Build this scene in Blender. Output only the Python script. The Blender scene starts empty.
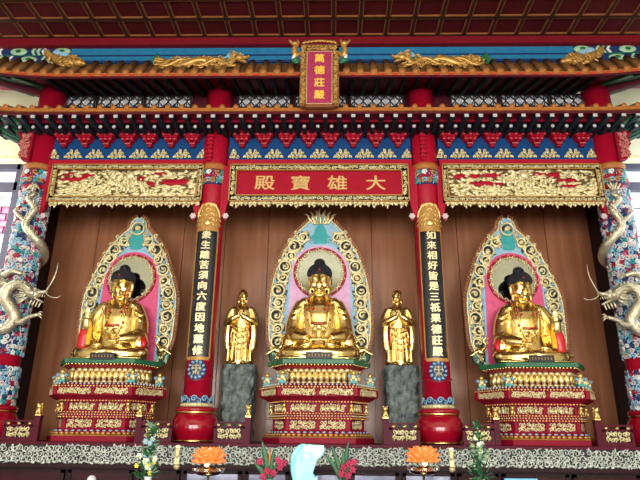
import bpy, math, random
from mathutils import Vector, Matrix
S, Cc, PI = math.sin, math.cos, math.pi
EYE = 1.65
SC = bpy.context.scene
COL = SC.collection

# ---------------------------------------------------------------- materials
def lin(c):
    c = c / 255.0
    return c / 12.92 if c <= 0.04045 else ((c + 0.055) / 1.055) ** 2.4
def rgb(r, g, b): return (lin(r), lin(g), lin(b), 1)
MATS = {}
def mat(name, c, c2=None, rough=0.5, metal=0.0, nscale=8.0, bump=0.0, bscale=40.0, stretch=None, coat=0.0, emit=0.0, trans=0.0, spec=0.5):
    m = bpy.data.materials.new(name); m.use_nodes = True
    nt = m.node_tree; N = nt.nodes; L = nt.links
    p = N['Principled BSDF']
    p.inputs['Roughness'].default_value = rough
    p.inputs['Metallic'].default_value = metal
    p.inputs['Coat Weight'].default_value = coat
    p.inputs['Coat Roughness'].default_value = 0.08
    p.inputs['Transmission Weight'].default_value = trans
    p.inputs['Specular IOR Level'].default_value = spec
    tc = N.new('ShaderNodeTexCoord'); mp = N.new('ShaderNodeMapping')
    if stretch: mp.inputs['Scale'].default_value = stretch
    L.new(tc.outputs['Object'], mp.inputs['Vector'])
    nz = N.new('ShaderNodeTexNoise'); nz.inputs['Scale'].default_value = nscale; nz.inputs['Detail'].default_value = 4
    L.new(mp.outputs[0], nz.inputs['Vector'])
    rp = N.new('ShaderNodeValToRGB'); rp.color_ramp.elements[0].position = 0.3; rp.color_ramp.elements[1].position = 0.7
    rp.color_ramp.elements[0].color = rgb(*c); rp.color_ramp.elements[1].color = rgb(*(c2 or c))
    L.new(nz.outputs['Fac'], rp.inputs[0]); L.new(rp.outputs[0], p.inputs['Base Color'])
    if emit:
        L.new(rp.outputs[0], p.inputs['Emission Color']); p.inputs['Emission Strength'].default_value = emit
    if bump:
        n2 = N.new('ShaderNodeTexNoise'); n2.inputs['Scale'].default_value = bscale; n2.inputs['Detail'].default_value = 2
        L.new(mp.outputs[0], n2.inputs['Vector'])
        b = N.new('ShaderNodeBump'); b.inputs['Strength'].default_value = bump; b.inputs['Distance'].default_value = 0.02
        L.new(n2.outputs['Fac'], b.inputs['Height']); L.new(b.outputs[0], p.inputs['Normal'])
    MATS[name] = m
    return m
M = MATS
mat('gold', (250, 216, 134), (255, 230, 160), rough=0.27, metal=1, bump=0.06, bscale=10)
mat('gold_carved', (236, 200, 110), (250, 222, 150), rough=0.36, metal=0.85, bump=0.3, bscale=60)
mat('gold_pale', (214, 198, 140), (246, 236, 190), rough=0.4, metal=0.5, nscale=16, bump=0.3, bscale=60)
mat('gold_dull', (176, 132, 62), (214, 170, 92), rough=0.42, metal=0.5)
mat('gold_text', (206, 166, 98), (222, 184, 118), rough=0.5)
mat('gold_bright', (250, 200, 70), (252, 214, 96), rough=0.45)
mat('gold_line', (176, 128, 62), (192, 146, 78), rough=0.5, metal=0.2)
mat('silver_carved', (176, 186, 180), (214, 220, 208), rough=0.4, metal=0.4, bump=0.3, bscale=60)
mat('silver_dragon', (196, 190, 160), (226, 220, 196), rough=0.32, metal=0.75, bump=0.7, bscale=55)
mat('red', (162, 10, 40), (174, 14, 46), rough=0.4, coat=0.12, spec=0.3)
mat('red_gloss', (150, 8, 34), (160, 12, 40), rough=0.16, coat=0.6, spec=0.3)
mat('red_deep', (140, 14, 30), (158, 20, 38), rough=0.4)
mat('red_tier', (128, 8, 36), (150, 12, 44), rough=0.55, spec=0.2)
mat('red_sign', (158, 6, 34), (166, 8, 40), rough=0.55, spec=0.2)
mat('red_beam', (112, 14, 28), (122, 18, 32), rough=0.6, spec=0.2)
mat('red_dark', (74, 12, 28), (90, 14, 32), rough=0.6, spec=0.3)
mat('soffit_red', (122, 20, 52), (138, 26, 60), rough=0.6, spec=0.2)
mat('pink', (206, 62, 112), (222, 84, 132), rough=0.4)
mat('lilac', (206, 150, 190), (222, 172, 206), rough=0.4)  # paler copy of the niche pink, with the light on it put into the colour
mat('plaque_pink', (158, 44, 78), (172, 56, 92), rough=0.45)
mat('blue', (10, 60, 112), (14, 68, 124), rough=0.6, spec=0.2)
mat('blue_beam', (34, 112, 154), (42, 124, 166), rough=0.6, spec=0.25)
mat('blue_dark', (18, 44, 92), (26, 60, 112), rough=0.5)
mat('blue_pale', (132, 176, 204), (156, 198, 216), rough=0.5)
mat('navy_gloss', (7, 12, 30), (12, 18, 38), rough=0.22, coat=0.6)
mat('teal', (34, 146, 150), (48, 166, 164), rough=0.45)
mat('green', (24, 92, 62), (36, 112, 74), rough=0.45)
mat('green_pale', (150, 196, 150), (182, 214, 176), rough=0.5)
mat('green_deep', (12, 56, 44), (22, 78, 58), rough=0.5)
mat('white_paint', (222, 224, 218), (236, 236, 230), rough=0.5)
mat('ground_black', (20, 22, 24), (34, 34, 30), rough=0.5)
mat('rafter_dark', (18, 30, 40), (26, 38, 48), rough=0.7, spec=0.2)
mat('tile_brown', (96, 64, 34), (128, 88, 48), rough=0.5, nscale=5, spec=0.3)
mat('tile_orange', (162, 98, 44), (182, 116, 56), rough=0.5, spec=0.3)
mat('red_drip', (190, 50, 36), (204, 62, 44), rough=0.5)
mat('hair', (16, 18, 28), (24, 28, 42), rough=0.45)
mat('rock', (34, 46, 48), (116, 128, 124), rough=0.55, nscale=9, bump=1.0, bscale=16)
mat('mirror', (158, 164, 158), (168, 172, 168), rough=0.06, metal=1)
mat('wood_panel', (140, 86, 56), (166, 110, 76), rough=0.33, nscale=2.0, stretch=(4, 4, 0.3), coat=0.2)
mat('wood_dark', (34, 16, 20), (46, 20, 24), rough=0.55, nscale=3.0, stretch=(5, 5, 0.35), spec=0.2)
mat('mahogany', (44, 12, 18), (62, 18, 24), rough=0.5, nscale=4.0, stretch=(1, 4, 4), spec=0.2)
mat('table_red', (74, 14, 32), (90, 20, 42), rough=0.55, spec=0.2)
mat('ceiling_panel', (76, 16, 20), (90, 20, 24), rough=0.7, nscale=2, spec=0.2)
mat('ceiling_bar', (58, 30, 18), (68, 36, 22), rough=0.7, spec=0.2)
mat('ceiling_line', (128, 80, 46), (142, 92, 54), rough=0.6, spec=0.2)
mat('cream', (236, 232, 186), (240, 236, 196), rough=0.7)
mat('plaster', (222, 216, 190), (228, 222, 198), rough=0.8)
mat('floor_stone', (112, 98, 88), (132, 116, 104), rough=0.35)
mat('window_frame', (58, 54, 72), (66, 62, 80), rough=0.5)
mat('window_white', (226, 232, 240), (236, 240, 246), rough=0.3, emit=0.9)
mat('window_pink', (232, 110, 150), (240, 130, 166), rough=0.3, emit=0.6)
mat('window_red', (226, 120, 112), (236, 140, 130), rough=0.3, emit=0.6)
mat('glass_grey', (120, 126, 160), (146, 152, 184), rough=0.12, coat=0.5)  # blue-grey reflection on the cabinet panes put into the base colour
mat('leaf', (24, 74, 40), (44, 104, 56), rough=0.45)
mat('leaf_pale', (96, 140, 110), (150, 182, 150), rough=0.5)
mat('flower_white', (226, 232, 224), (240, 244, 236), rough=0.5)
mat('flower_yellow', (222, 214, 60), (236, 226, 90), rough=0.5)
mat('flower_pink', (160, 26, 70), (196, 56, 98), rough=0.5)
mat('flower_orange', (226, 110, 34), (236, 130, 50), rough=0.5)
mat('ceramic', (214, 220, 226), (228, 232, 236), rough=0.15, coat=0.5)
mat('lotus_glow', (236, 112, 40), (252, 156, 84), rough=0.25, emit=0.4, coat=0.4, nscale=30)
mat('bulb', (255, 226, 150), (255, 232, 170), rough=0.3, emit=3.0)
mat('jade_glow', (84, 210, 208), (170, 236, 236), rough=0.3, emit=0.35, nscale=3)
mat('jade_white', (226, 236, 240), (244, 226, 236), rough=0.3, emit=0.5, nscale=4)
mat('clear_glass', (235, 240, 245), (245, 248, 250), rough=0.03, trans=1.0)
mat('sign_blue', (90, 176, 232), (104, 186, 238), rough=0.4)
mat('sign_lime', (176, 214, 70), (190, 222, 90), rough=0.4)
mat('sign_green', (70, 150, 70), (84, 164, 80), rough=0.4)
mat('robe_red', (196, 26, 40), (214, 40, 50), rough=0.35)
mat('robe_yellow', (244, 178, 30), (250, 196, 60), rough=0.35)
mat('rafter_white', (176, 178, 178), (190, 192, 190), rough=0.6)
mat('flame_pink', (186, 108, 100), (204, 130, 116), rough=0.5)
mat('knob_white', (206, 186, 186), (220, 206, 202), rough=0.5)
mat('relief_olive', (84, 62, 30), (112, 90, 48), rough=0.6, metal=0.2, bump=0.5, bscale=50)
mat('lattice_back', (176, 178, 186), (192, 194, 200), rough=0.6)
mat('cloth_red', (120, 14, 26), (136, 18, 32), rough=0.8)

# ---------------------------------------------------------------- mesh builder
class MB:
    def __init__(s): s.v = []; s.f = []; s.mi = []; s.sm = []
    def _add(s, vs, fs, m=0, sm=False):
        o = len(s.v); s.v += [tuple(x) for x in vs]
        for f in fs:
            s.f.append([i + o for i in f]); s.mi.append(m); s.sm.append(sm)
        return o
    def box(s, c, d, m=0, rz=0.0, ry=0.0):
        hx, hy, hz = d[0] / 2, d[1] / 2, d[2] / 2
        vs = []
        for z in (-hz, hz):
            for x, y in ((-hx, -hy), (hx, -hy), (hx, hy), (-hx, hy)):
                X, Y, Z = x, y, z
                if ry: X, Z = X * Cc(ry) + Z * S(ry), -X * S(ry) + Z * Cc(ry)
                if rz: X, Y = X * Cc(rz) - Y * S(rz), X * S(rz) + Y * Cc(rz)
                vs.append((c[0] + X, c[1] + Y, c[2] + Z))
        s._add(vs, [(3, 2, 1, 0), (4, 5, 6, 7), (0, 1, 5, 4), (1, 2, 6, 5), (2, 3, 7, 6), (3, 0, 4, 7)], m)
        return s
    def span(s, x0, x1, y0, y1, z0, z1, m=0):
        return s.box(((x0 + x1) / 2, (y0 + y1) / 2, (z0 + z1) / 2), (abs(x1 - x0), abs(y1 - y0), abs(z1 - z0)), m)
    def beam(s, a, b, w, h, m=0):      # rectangular bar from a to b
        a, b = Vector(a), Vector(b); d = (b - a).normalized()
        up = Vector((0, 0, 1)) if abs(d.z) < 0.95 else Vector((0, 1, 0))
        r = d.cross(up).normalized(); u = r.cross(d)
        vs = []
        for p in (a, b):
            for i, j in ((-1, -1), (1, -1), (1, 1), (-1, 1)): vs.append(p + r * (i * w / 2) + u * (j * h / 2))
        s._add(vs, [(0, 1, 2, 3), (7, 6, 5, 4), (0, 4, 5, 1), (1, 5, 6, 2), (2, 6, 7, 3), (3, 7, 4, 0)], m)
        return s
    def tube(s, pts, rad, n=8, m=0, sm=True, closed=False, flat=1.0):
        pts = [Vector(p) for p in pts]; k = len(pts)
        if not hasattr(rad, '__len__'): rad = [rad] * k
        vs = []; prev = None
        for i, p in enumerate(pts):
            if closed: t = pts[(i + 1) % k] - pts[i - 1]
            else: t = pts[min(i + 1, k - 1)] - pts[max(i - 1, 0)]
            t = t.normalized() if t.length > 1e-9 else Vector((0, 0, 1))
            if prev is None:
                ref = Vector((0, 1, 0)) if abs(t.y) < 0.9 else Vector((1, 0, 0))
                a = t.cross(ref).normalized()
            else:
                a = (prev - t * prev.dot(t)); a = a.normalized() if a.length > 1e-6 else t.orthogonal().normalized()
            prev = a; b = t.cross(a)
            for j in range(n):
                th = 2 * PI * j / n
                vs.append(p + a * (Cc(th) * rad[i]) + b * (S(th) * rad[i] * flat))
        fs = []
        for i in range(k if closed else k - 1):
            i2 = (i + 1) % k
            for j in range(n):
                j2 = (j + 1) % n
                fs.append((i * n + j, i * n + j2, i2 * n + j2, i2 * n + j))
        if not closed:
            fs.append(tuple(range(n))[::-1]); fs.append(tuple((k - 1) * n + j for j in range(n)))
        s._add(vs, fs, m, sm)
        return s
    def ell(s, c, r, m=0, n=12, k=8, rot=None, sm=True):
        if not hasattr(r, '__len__'): r = (r, r, r)
        vs = [(0, 0, -1)]
        for i in range(1, k):
            ph = -PI / 2 + PI * i / k
            for j in range(n):
                th = 2 * PI * j / n
                vs.append((Cc(ph) * Cc(th), Cc(ph) * S(th), S(ph)))
        vs.append((0, 0, 1))
        R3 = rot or Matrix.Identity(3); c = Vector(c)
        vs = [c + R3 @ Vector((x * r[0], y * r[1], z * r[2])) for x, y, z in vs]
        fs = []
        for j in range(n): fs.append((0, 1 + (j + 1) % n, 1 + j))
        for i in range(k - 2):
            for j in range(n):
                a = 1 + i * n + j; b = 1 + i * n + (j + 1) % n
                fs.append((a, b, b + n, a + n))
        t = len(vs) - 1; o = 1 + (k - 2) * n
        for j in range(n): fs.append((o + j, o + (j + 1) % n, t))
        s._add(vs, fs, m, sm)
        return s
    def lathe(s, prof, n=32, c=(0, 0, 0), m=0, sm=True, cap=True):
        vs = []; fs = []
        for r, z in prof:
            for j in range(n):
                th = 2 * PI * j / n
                vs.append((c[0] + r * Cc(th), c[1] + r * S(th), c[2] + z))
        for i in range(len(prof) - 1):
            for j in range(n):
                j2 = (j + 1) % n
                fs.append((i * n + j, i * n + j2, (i + 1) * n + j2, (i + 1) * n + j))
        if cap:
            fs.append(tuple(range(n))[::-1]); fs.append(tuple((len(prof) - 1) * n + j for j in range(n)))
        s._add(vs, fs, m, sm)
        return s
    def loft(s, rings, n=24, m=0, sm=True):   # rings of (cx, cy, cz, rx, ry)
        vs = []; fs = []
        for cx, cy, cz, rx, ry in rings:
            for j in range(n):
                th = 2 * PI * j / n
                vs.append((cx + rx * Cc(th), cy + ry * S(th), cz))
        for i in range(len(rings) - 1):
            for j in range(n):
                j2 = (j + 1) % n
                fs.append((i * n + j, i * n + j2, (i + 1) * n + j2, (i + 1) * n + j))
        fs.append(tuple(range(n))[::-1]); fs.append(tuple((len(rings) - 1) * n + j for j in range(n)))
        s._add(vs, fs, m, sm)
        return s
    def plate(s, out, y0, y1, m=0):      # outline in (x, z), counter-clockwise seen from the front (-Y); from y0 (front) to y1
        n = len(out)
        vs = [(x, y0, z) for x, z in out] + [(x, y1, z) for x, z in out]
        fs = [tuple(range(n)), tuple(range(2 * n - 1, n - 1, -1))]
        for i in range(n):
            j = (i + 1) % n
            fs.append((j, i, i + n, j + n))
        s._add(vs, fs, m)
        return s
    def prism(s, out, z0, z1, m=0, out2=None):   # outline in (x, y)
        n = len(out); o2 = out2 or out
        vs = [(x, y, z0) for x, y in out] + [(x, y, z1) for x, y in o2]
        fs = [tuple(range(n))[::-1], tuple(range(n, 2 * n))]
        for i in range(n):
            j = (i + 1) % n
            fs.append((i, j, j + n, i + n))
        s._add(vs, fs, m)
        return s
    def ring(s, c, R, r, m=0, n=28, k=6):         # torus facing -Y
        return s.tube([(c[0] + R * Cc(2 * PI * i / n), c[1], c[2] + R * S(2 * PI * i / n)) for i in range(n)], r, k, m, True, True)
    def spiral(s, c, R, turns, a0, hand, th, m=0, n=11, k=5):
        pts = []; rad = []
        for i in range(n):
            t = i / (n - 1); rr = R * (1 - 0.82 * t); a = a0 + hand * turns * 2 * PI * t
            pts.append((c[0] + rr * Cc(a), c[1] - 0.25 * th * t, c[2] + rr * S(a))); rad.append(th * (1 - 0.35 * t))
        return s.tube(pts, rad, k, m)
    def leaf(s, c, L, W, a, m=0, D=None):        # pointed lobe in the XZ plane
        R3 = Matrix.Rotation(-a, 3, 'Y')
        return s.ell(c, (L, D or W * 0.8, W), m, 6, 4, R3)
    def map(s, fn, start=0):
        for i in range(start, len(s.v)): s.v[i] = tuple(fn(*s.v[i]))
        return s
    def build(s, name, mats, parent=None, loc=None, bevel=0.0, rz=0.0):
        me = bpy.data.meshes.new(name)
        me.from_pydata(s.v, [], s.f)
        if not isinstance(mats, (list, tuple)): mats = [mats]
        for m in mats: me.materials.append(M[m] if isinstance(m, str) else m)
        me.polygons.foreach_set('material_index', s.mi)
        me.polygons.foreach_set('use_smooth', s.sm)
        me.update()
        o = bpy.data.objects.new(name, me); COL.objects.link(o)
        if parent: o.parent = parent
        if loc: o.location = loc
        if rz: o.rotation_euler.z = rz
        if bevel:
            b = o.modifiers.new('bevel', 'BEVEL'); b.width = bevel; b.segments = 2; b.limit_method = 'ANGLE'
        return o

def tag(o, label=None, cat=None, group=None, kind=None):
    if label: o['label'] = label
    if cat: o['category'] = cat
    if group: o['group'] = group
    if kind: o['kind'] = kind
    return o
def empty(name, loc=(0, 0, 0), label=None, cat=None, group=None, kind='thing'):
    o = bpy.data.objects.new(name, None); COL.objects.link(o); o.location = loc
    o.empty_display_size = 0.1
    return tag(o, label, cat, group, kind)
def struct(o):
    o['kind'] = 'structure'; return o
def copy_tree(o, parent=None):
    c = o.copy(); COL.objects.link(c)
    if parent: c.parent = parent
    for ch in list(o.children): copy_tree(ch, c)
    return c
def inst(o, parent, loc, rz=0.0):
    c = o.copy(); COL.objects.link(c); c.parent = parent; c.location = loc; c.rotation_euler.z = rz
    for ch in list(o.children):
        d = ch.copy(); COL.objects.link(d); d.parent = c
    return c
def remesh(o, vox, smooth=3, sfac=0.5):
    r = o.modifiers.new('r', 'REMESH'); r.mode = 'VOXEL'; r.voxel_size = vox; r.use_smooth_shade = True
    if smooth:
        q = o.modifiers.new('s', 'SMOOTH'); q.factor = sfac; q.iterations = smooth
    bpy.context.view_layer.update()
    dg = bpy.context.evaluated_depsgraph_get()
    me = bpy.data.meshes.new_from_object(o.evaluated_get(dg))
    mats = list(o.data.materials); o.modifiers.clear(); o.data = me
    if not len(me.materials):
        for m in mats: me.materials.append(m)
    me.polygons.foreach_set('use_smooth', [True] * len(me.polygons))
    return o
def text(name, body, size, loc, material, parent, extrude=0.012, sx=1.0, bold=0.0):
    cu = bpy.data.curves.new(name, 'FONT'); cu.body = body; cu.size = size
    cu.align_x = 'CENTER'; cu.align_y = 'CENTER'; cu.extrude = extrude
    t = bpy.data.objects.new(name, cu); COL.objects.link(t)
    bpy.context.view_layer.update()
    dg = bpy.context.evaluated_depsgraph_get()
    me = bpy.data.meshes.new_from_object(t.evaluated_get(dg))
    bpy.data.objects.remove(t)
    if len(me.vertices):           # centre on its own outline, stand up facing -Y
        xs = [v.co.x for v in me.vertices]; ys = [v.co.y for v in me.vertices]
        cx, cy = (min(xs) + max(xs)) / 2, (min(ys) + max(ys)) / 2
        for v in me.vertices:
            x, y, z = v.co; v.co = ((x - cx) * sx, -z, y - cy)
    if bold and len(me.vertices):
        V = [tuple(v.co) for v in me.vertices]; F = [list(p.vertices) for p in me.polygons]; n = len(V)
        me = bpy.data.meshes.new(name); vv = []; ff = []
        for k, (dx, dz) in enumerate(((-bold, 0), (bold, 0), (0, bold * .6), (0, -bold * .6))):
            vv += [(x + dx, y + .0004 * k, z + dz) for x, y, z in V]; ff += [[i + n * k for i in f] for f in F]
        me.from_pydata(vv, [], ff); me.update()
    me.materials.clear(); me.materials.append(M[material])
    for p in me.polygons: p.material_index = 0
    o = bpy.data.objects.new(name, me); COL.objects.link(o); o.location = loc; o.parent = parent
    return o
def scrolls(mb, x0, x1, z0, z1, y, R, seed, th=None, ms=(0,), density=1.0, leafy=0.5):
    """carved scrollwork: a jittered field of spirals and leaves in the XZ plane"""
    rnd = random.Random(seed); th = th or R * 0.22
    nx = max(1, int((x1 - x0) / (1.55 * R) * density)); nz = max(1, int((z1 - z0) / (1.7 * R) * density + 0.5))
    for i in range(nx):
        for j in range(nz):
            x = x0 + (i + 0.5) * (x1 - x0) / nx + rnd.uniform(-.2, .2) * R
            z = z0 + (j + 0.5) * (z1 - z0) / nz + rnd.uniform(-.15, .15) * R
            m = rnd.choice(ms); h = 1 if (i + j) % 2 else -1
            mb.spiral((x, y - rnd.uniform(0, .5) * th, z), R * rnd.uniform(.75, 1), rnd.uniform(1.0, 1.5), rnd.uniform(0, 2 * PI), h, th, m)
            if rnd.random() < leafy:
                for q in range(2):
                    a = rnd.uniform(0, 2 * PI)
                    mb.leaf((x + R * .8 * Cc(a), y - .3 * th, z + R * .8 * S(a)), R * .55, R * .2, a, rnd.choice(ms))
    return mb
def smooth_pts(P, n=8):
    """Catmull-Rom through the points"""
    P = [Vector(p) for p in P]; out = []
    for i in range(len(P) - 1):
        p0 = P[max(i - 1, 0)]; p1 = P[i]; p2 = P[i + 1]; p3 = P[min(i + 2, len(P) - 1)]
        for k in range(n):
            t = k / n
            out.append(0.5 * ((2 * p1) + (p2 - p0) * t + (2 * p0 - 5 * p1 + 4 * p2 - p3) * t * t + (3 * p1 - p0 - 3 * p2 + p3) * t ** 3))
    out.append(P[-1])
    return out
def lerp_list(vals, n):
    out = []
    for i in range(n):
        t = i / (n - 1) * (len(vals) - 1); k = min(int(t), len(vals) - 2)
        out.append(vals[k] + (vals[k + 1] - vals[k]) * (t - k))
    return out

# ---------------------------------------------------------------- camera
CAMX, YAW, PITCH, ROLL, FPX = 0.2271, 0.021545, 0.33311, 0.0089455, 567.79
fwd = Vector((-S(YAW) * Cc(PITCH), Cc(YAW) * Cc(PITCH), S(PITCH)))
r0 = Vector((Cc(YAW), S(YAW), 0)); u0 = r0.cross(fwd)
rt = Cc(ROLL) * r0 + S(ROLL) * u0; up = Cc(ROLL) * u0 - S(ROLL) * r0
cd = bpy.data.cameras.new('camera'); cam = bpy.data.objects.new('camera', cd); COL.objects.link(cam)
mw = Matrix((rt, up, -fwd)).transposed().to_4x4(); mw.translation = Vector((CAMX, 0, EYE))
cam.matrix_world = mw; cd.sensor_width = 36; cd.lens = FPX / 640 * 36; cd.clip_end = 100
SC.camera = cam
WORLD, DOOR, SIDE, EXPO = 1.0, 1000, 170, 0.0

# ================================================================= SETTING
CEIL = 8.775
b = MB().span(-7.6, 7.6, -12, 11.2, -0.1, 0); struct(b.build('floor', 'floor_stone'))
b = MB(); b.span(-7.6, 7.6, 0.0, 11.2, CEIL + 0.035, CEIL + 0.16, 0); b.span(-7.6, 7.6, -12, 0.0, CEIL + 0.0, CEIL + 0.16, 3)
PC = 0.487
for i in range(-15, 16):                      # coffers: dark bars, each panel framed by a thin gilt line
    x = 0.015 + (i + 0.5) * PC
    b.span(x - 0.028, x + 0.028, 0.0, 8.86, CEIL + 0.0, CEIL + 0.07, 1)
for j in range(0, 18):
    y = 8.86 - j * PC
    b.span(-7.4, 7.4, y - 0.028, y + 0.028, CEIL + 0.001, CEIL + 0.07, 1)
    if j < 10:
        for i in range(-15, 15):
            xa = 0.015 + (i + 0.5) * PC + 0.028; xb = xa + PC - 0.056; yb = y - 0.028; ya = yb - PC + 0.056; w = 0.017
            z0, z1 = CEIL + 0.004, CEIL + 0.04
            b.span(xa, xb, ya, ya + w, z0, z1, 2); b.span(xa, xb, yb - w, yb, z0, z1, 2)
            b.span(xa, xa + w, ya, yb, z0, z1, 2); b.span(xb - w, xb, ya, yb, z0, z1, 2)
struct(b.build('ceiling', ['ceiling_panel', 'ceiling_bar', 'ceiling_line', 'plaster']))
struct(MB().span(-7.6, 7.6, 8.87, 9.2, CEIL - 0.155, CEIL + 0.02).build('trim_1', 'red_beam'))
struct(MB().span(-7.7, -7.6, -12, 11.2, 0, CEIL + 0.1).build('wall_left', 'plaster'))
struct(MB().span(7.6, 7.7, -12, 11.2, 0, CEIL + 0.1).build('wall_right', 'plaster'))
b = MB(); DH = 5.0
for xa, xb in ((-7.6, -6.3), (-2.9, -1.7), (1.7, 2.9), (6.3, 7.6)): b.span(xa, xb, -9.4, -9.2, 0, DH)
b.span(-7.6, 7.6, -9.4, -9.2, DH, CEIL + .1); struct(b.build('wall_front', 'plaster'))
# cream rear wall, with an opening for a window in each end
WZ0, WZ1 = 3.6, 6.946
b = MB()
b.span(-6.24, 6.05, 10.56, 10.76, 0, CEIL + 0.1); b.span(-7.6, -6.24, 10.56, 10.76, WZ1, CEIL + 0.1); b.span(6.05, 7.6, 10.56, 10.76, WZ1, CEIL + 0.1)
b.span(-7.6, -6.24, 10.56, 10.76, 0, WZ0); b.span(6.05, 7.6, 10.56, 10.76, 0, WZ0)
struct(b.build('wall_rear', 'cream'))
b = MB()
b.span(-7.6, -5.9, 10.53, 10.56, 7.109, 7.147); b.span(5.8, 7.6, 10.53, 10.56, 7.109, 7.147)
struct(b.build('trim_2', 'gold_pale'))
def window(n, x0, x1, side, parts):
    f = MB()
    f.span(x0, x1, 10.51, 10.66, 6.822, 6.946); f.span(x0, x1, 10.51, 10.66, 6.354, 6.535); f.span(x0, x1, 10.51, 10.66, WZ0, WZ0 + 0.12)
    xa = x1 if side < 0 else x0
    f.span(xa - 0.07, xa + 0.07, 10.51, 10.66, WZ0, 6.946)
    if side < 0:
        f.span(x0, x1, 10.58, 10.61, 6.01, 6.03); f.span(x0, x1, 10.58, 10.61, 5.44, 5.46)
    o = struct(f.build('window_%d' % n, 'window_frame'))
    for z0, z1, m in parts:
        g = MB().span(x0, x1, 10.64, 10.66, z0, z1); g.build('window_pane', m, o)
    bars = MB()
    rnd = random.Random(n)
    if side < 0:
        for k in range(4):
            z = 5.45 + k * .142
            bars.span(x0, x1, 10.61, 10.635, z, z + .012)
            for x in (-6.4, -6.62, -6.84, -7.06): bars.span(x + .1 * (k % 2), x + .1 * (k % 2) + .012, 10.61, 10.635, z, z + .142)
    else:
        for k in range(4): bars.span(x0, x1, 10.61, 10.635, 4.2 + k * 0.6, 4.22 + k * 0.6)
    bars.build('window_bar', 'window_frame', o)
    return o
window(1, -7.6, -6.22, -1, [(6.535, 6.822, 'window_white'), (6.28, 6.354, 'window_white'), (6.20, 6.28, 'window_red'), (6.02, 6.20, 'window_white'), (5.45, 6.02, 'window_pink'), (WZ0, 5.45, 'window_white')])
window(2, 6.05, 7.6, 1, [(6.535, 6.822, 'window_white'), (WZ0, 6.354, 'window_white')])

# timber-lined back of the shrine: boards with open joints
b = MB()
edges = [-5.2, -4.35, -3.5, -2.65, -1.84, -1.0, 0.0, 1.0, 1.84, 2.65, 3.5, 4.35, 5.2]
for xa, xb in zip(edges[:-1], edges[1:]):
    b.span(xa + 0.006, xb - 0.006, 10.4, 10.46, 0, 6.6)
b.span(-5.2, 5.2, 10.46, 10.5, 0, 6.6)
struct(b.build('wall_back', 'wood_panel'))
for n, sx in (('wall_west', -1), ('wall_east', 1)):
    b = MB(); b.span(sx * 5.2, sx * 5.26, 9.3, 10.5, 0, 6.6)
    struct(b.build(n, 'wood_dark'))

# ================================================================= UPPER BEAM
t = empty('painted_beam', (0, 8.98, 8.29), 'long sky blue beam with patterned green and white ends above the upper tiled eave', 'beam')
b = MB(); b.span(-4.75, 4.75, 0, 0.26, 0, 0.36, 0); b.span(-4.75, 4.75, -0.015, 0.01, 0.15, 0.175, 1); b.span(-4.75, 4.75, -0.012, 0.01, 0.0, 0.05, 1)
b.build('blue_field', ['blue_beam', 'blue_dark'], t)
for sx in (-1, 1):
    b = MB(); b.span(sx * 4.75, sx * 7.5, 0, 0.25, 0.0, 0.36, 0)
    for row, (zc, hh) in enumerate(((0.265, 0.085), (0.085, 0.075))):
        for k in range(6):
            x = sx * (4.92 + 0.42 * k + 0.2 * row)
            if (k + row) % 2 == 0:
                b.ell((x, -0.004, zc), (0.17, 0.02, hh), 1, 10, 6); b.ell((x, -0.02, zc), (0.06, 0.012, hh * 0.45), 3, 8, 6)
            else:
                for q in (-0.13, -0.03, 0.07):
                    b.plate([(x + q - 0.05, zc), (x + q, zc - hh), (x + q + 0.05, zc - hh), (x + q, zc), (x + q + 0.05, zc + hh), (x + q, zc + hh)], -0.012, 0.01, 1 if q < 0 else 2)
    b.span(sx * 4.75, sx * 7.5, -0.01, 0.01, 0.165, 0.185, 3)
    b.build('patterned_end', ['blue_dark', 'green_pale', 'white_paint', 'green'], t)

# ================================================================= TILED EAVES
def rise(x, lim, amt):       # the swept-up end of an eave
    a = abs(x) - lim
    return amt * a * a if a > 0 else 0.0
def eave(name, label, y0, z0, depth, height, pitch, lim, amt, xe, rolls_r, fascia):
    t = empty(name, (0, y0, z0), label, 'roof', None)
    n = 60; b = MB(); xs = [-xe + 2 * xe * i / n for i in range(n + 1)]
    vs = []; fs = []
    for x in xs:
        r = rise(x, lim, amt)
        vs += [(x, 0, r), (x, depth, height + r), (x, depth, height - 0.06 + r), (x, 0.0, -0.05 + r)]
    for i in range(n):
        a = 4 * i; c = a + 4
        fs += [(a, c, c + 1, a + 1), (a + 2, c + 2, c + 3, a + 3), (a + 3, c + 3, c, a), (a + 1, c + 1, c + 2, a + 2)]
    b._add(vs, fs, 0, False); b.build('tile_bed', 'tile_brown', t)
    k = int(xe / pitch)
    ro = MB().tube([(0, -0.02, 0.02), (0, depth, height + 0.02)], rolls_r, 8, 0).build('tile_roll', 'tile_brown', t)
    do = MB().tube([(0, -0.045, 0.012), (0, -0.015, 0.015)], rolls_r * 1.05, 12, 0).build('eave_disc', 'tile_orange', t)
    do2 = MB().plate([(-pitch * .3, -0.03), (0, -0.072), (pitch * .3, -0.03)], -0.04, -0.02, 0).build('drip_tile', fascia, t)
    for i in range(-k, k + 1):
        x = i * pitch
        for o, xx in ((ro, x), (do, x), (do2, x + pitch / 2)):
            z = rise(xx, lim, amt)
            if i == -k: o.location = (xx, 0, z)
            else: inst(o, t, (xx, 0, z))
    b = MB(); vs = []; fs = []
    for x in xs:
        r = rise(x, lim, amt); vs += [(x, -0.03, 0.0 + r), (x, 0.04, 0.0 + r), (x, 0.04, -0.06 + r), (x, -0.03, -0.06 + r)]
    for i in range(n):
        a = 4 * i; c = a + 4
        for q in range(4): fs.append((a + q, a + (q + 1) % 4, c + (q + 1) % 4, c + q)[::-1])
    b._add(vs, fs); b.build('eave_line', 'tile_orange', t)
    return t
ROLLP = 0.236
up_ = eave('upper_eave', 'upper brown tiled eave carrying gilt dragons below the blue beam', 8.2, 7.49, 0.34, 0.45, ROLLP, 4.3, 0.055, 6.4, 0.058, 'red_drip')
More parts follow.
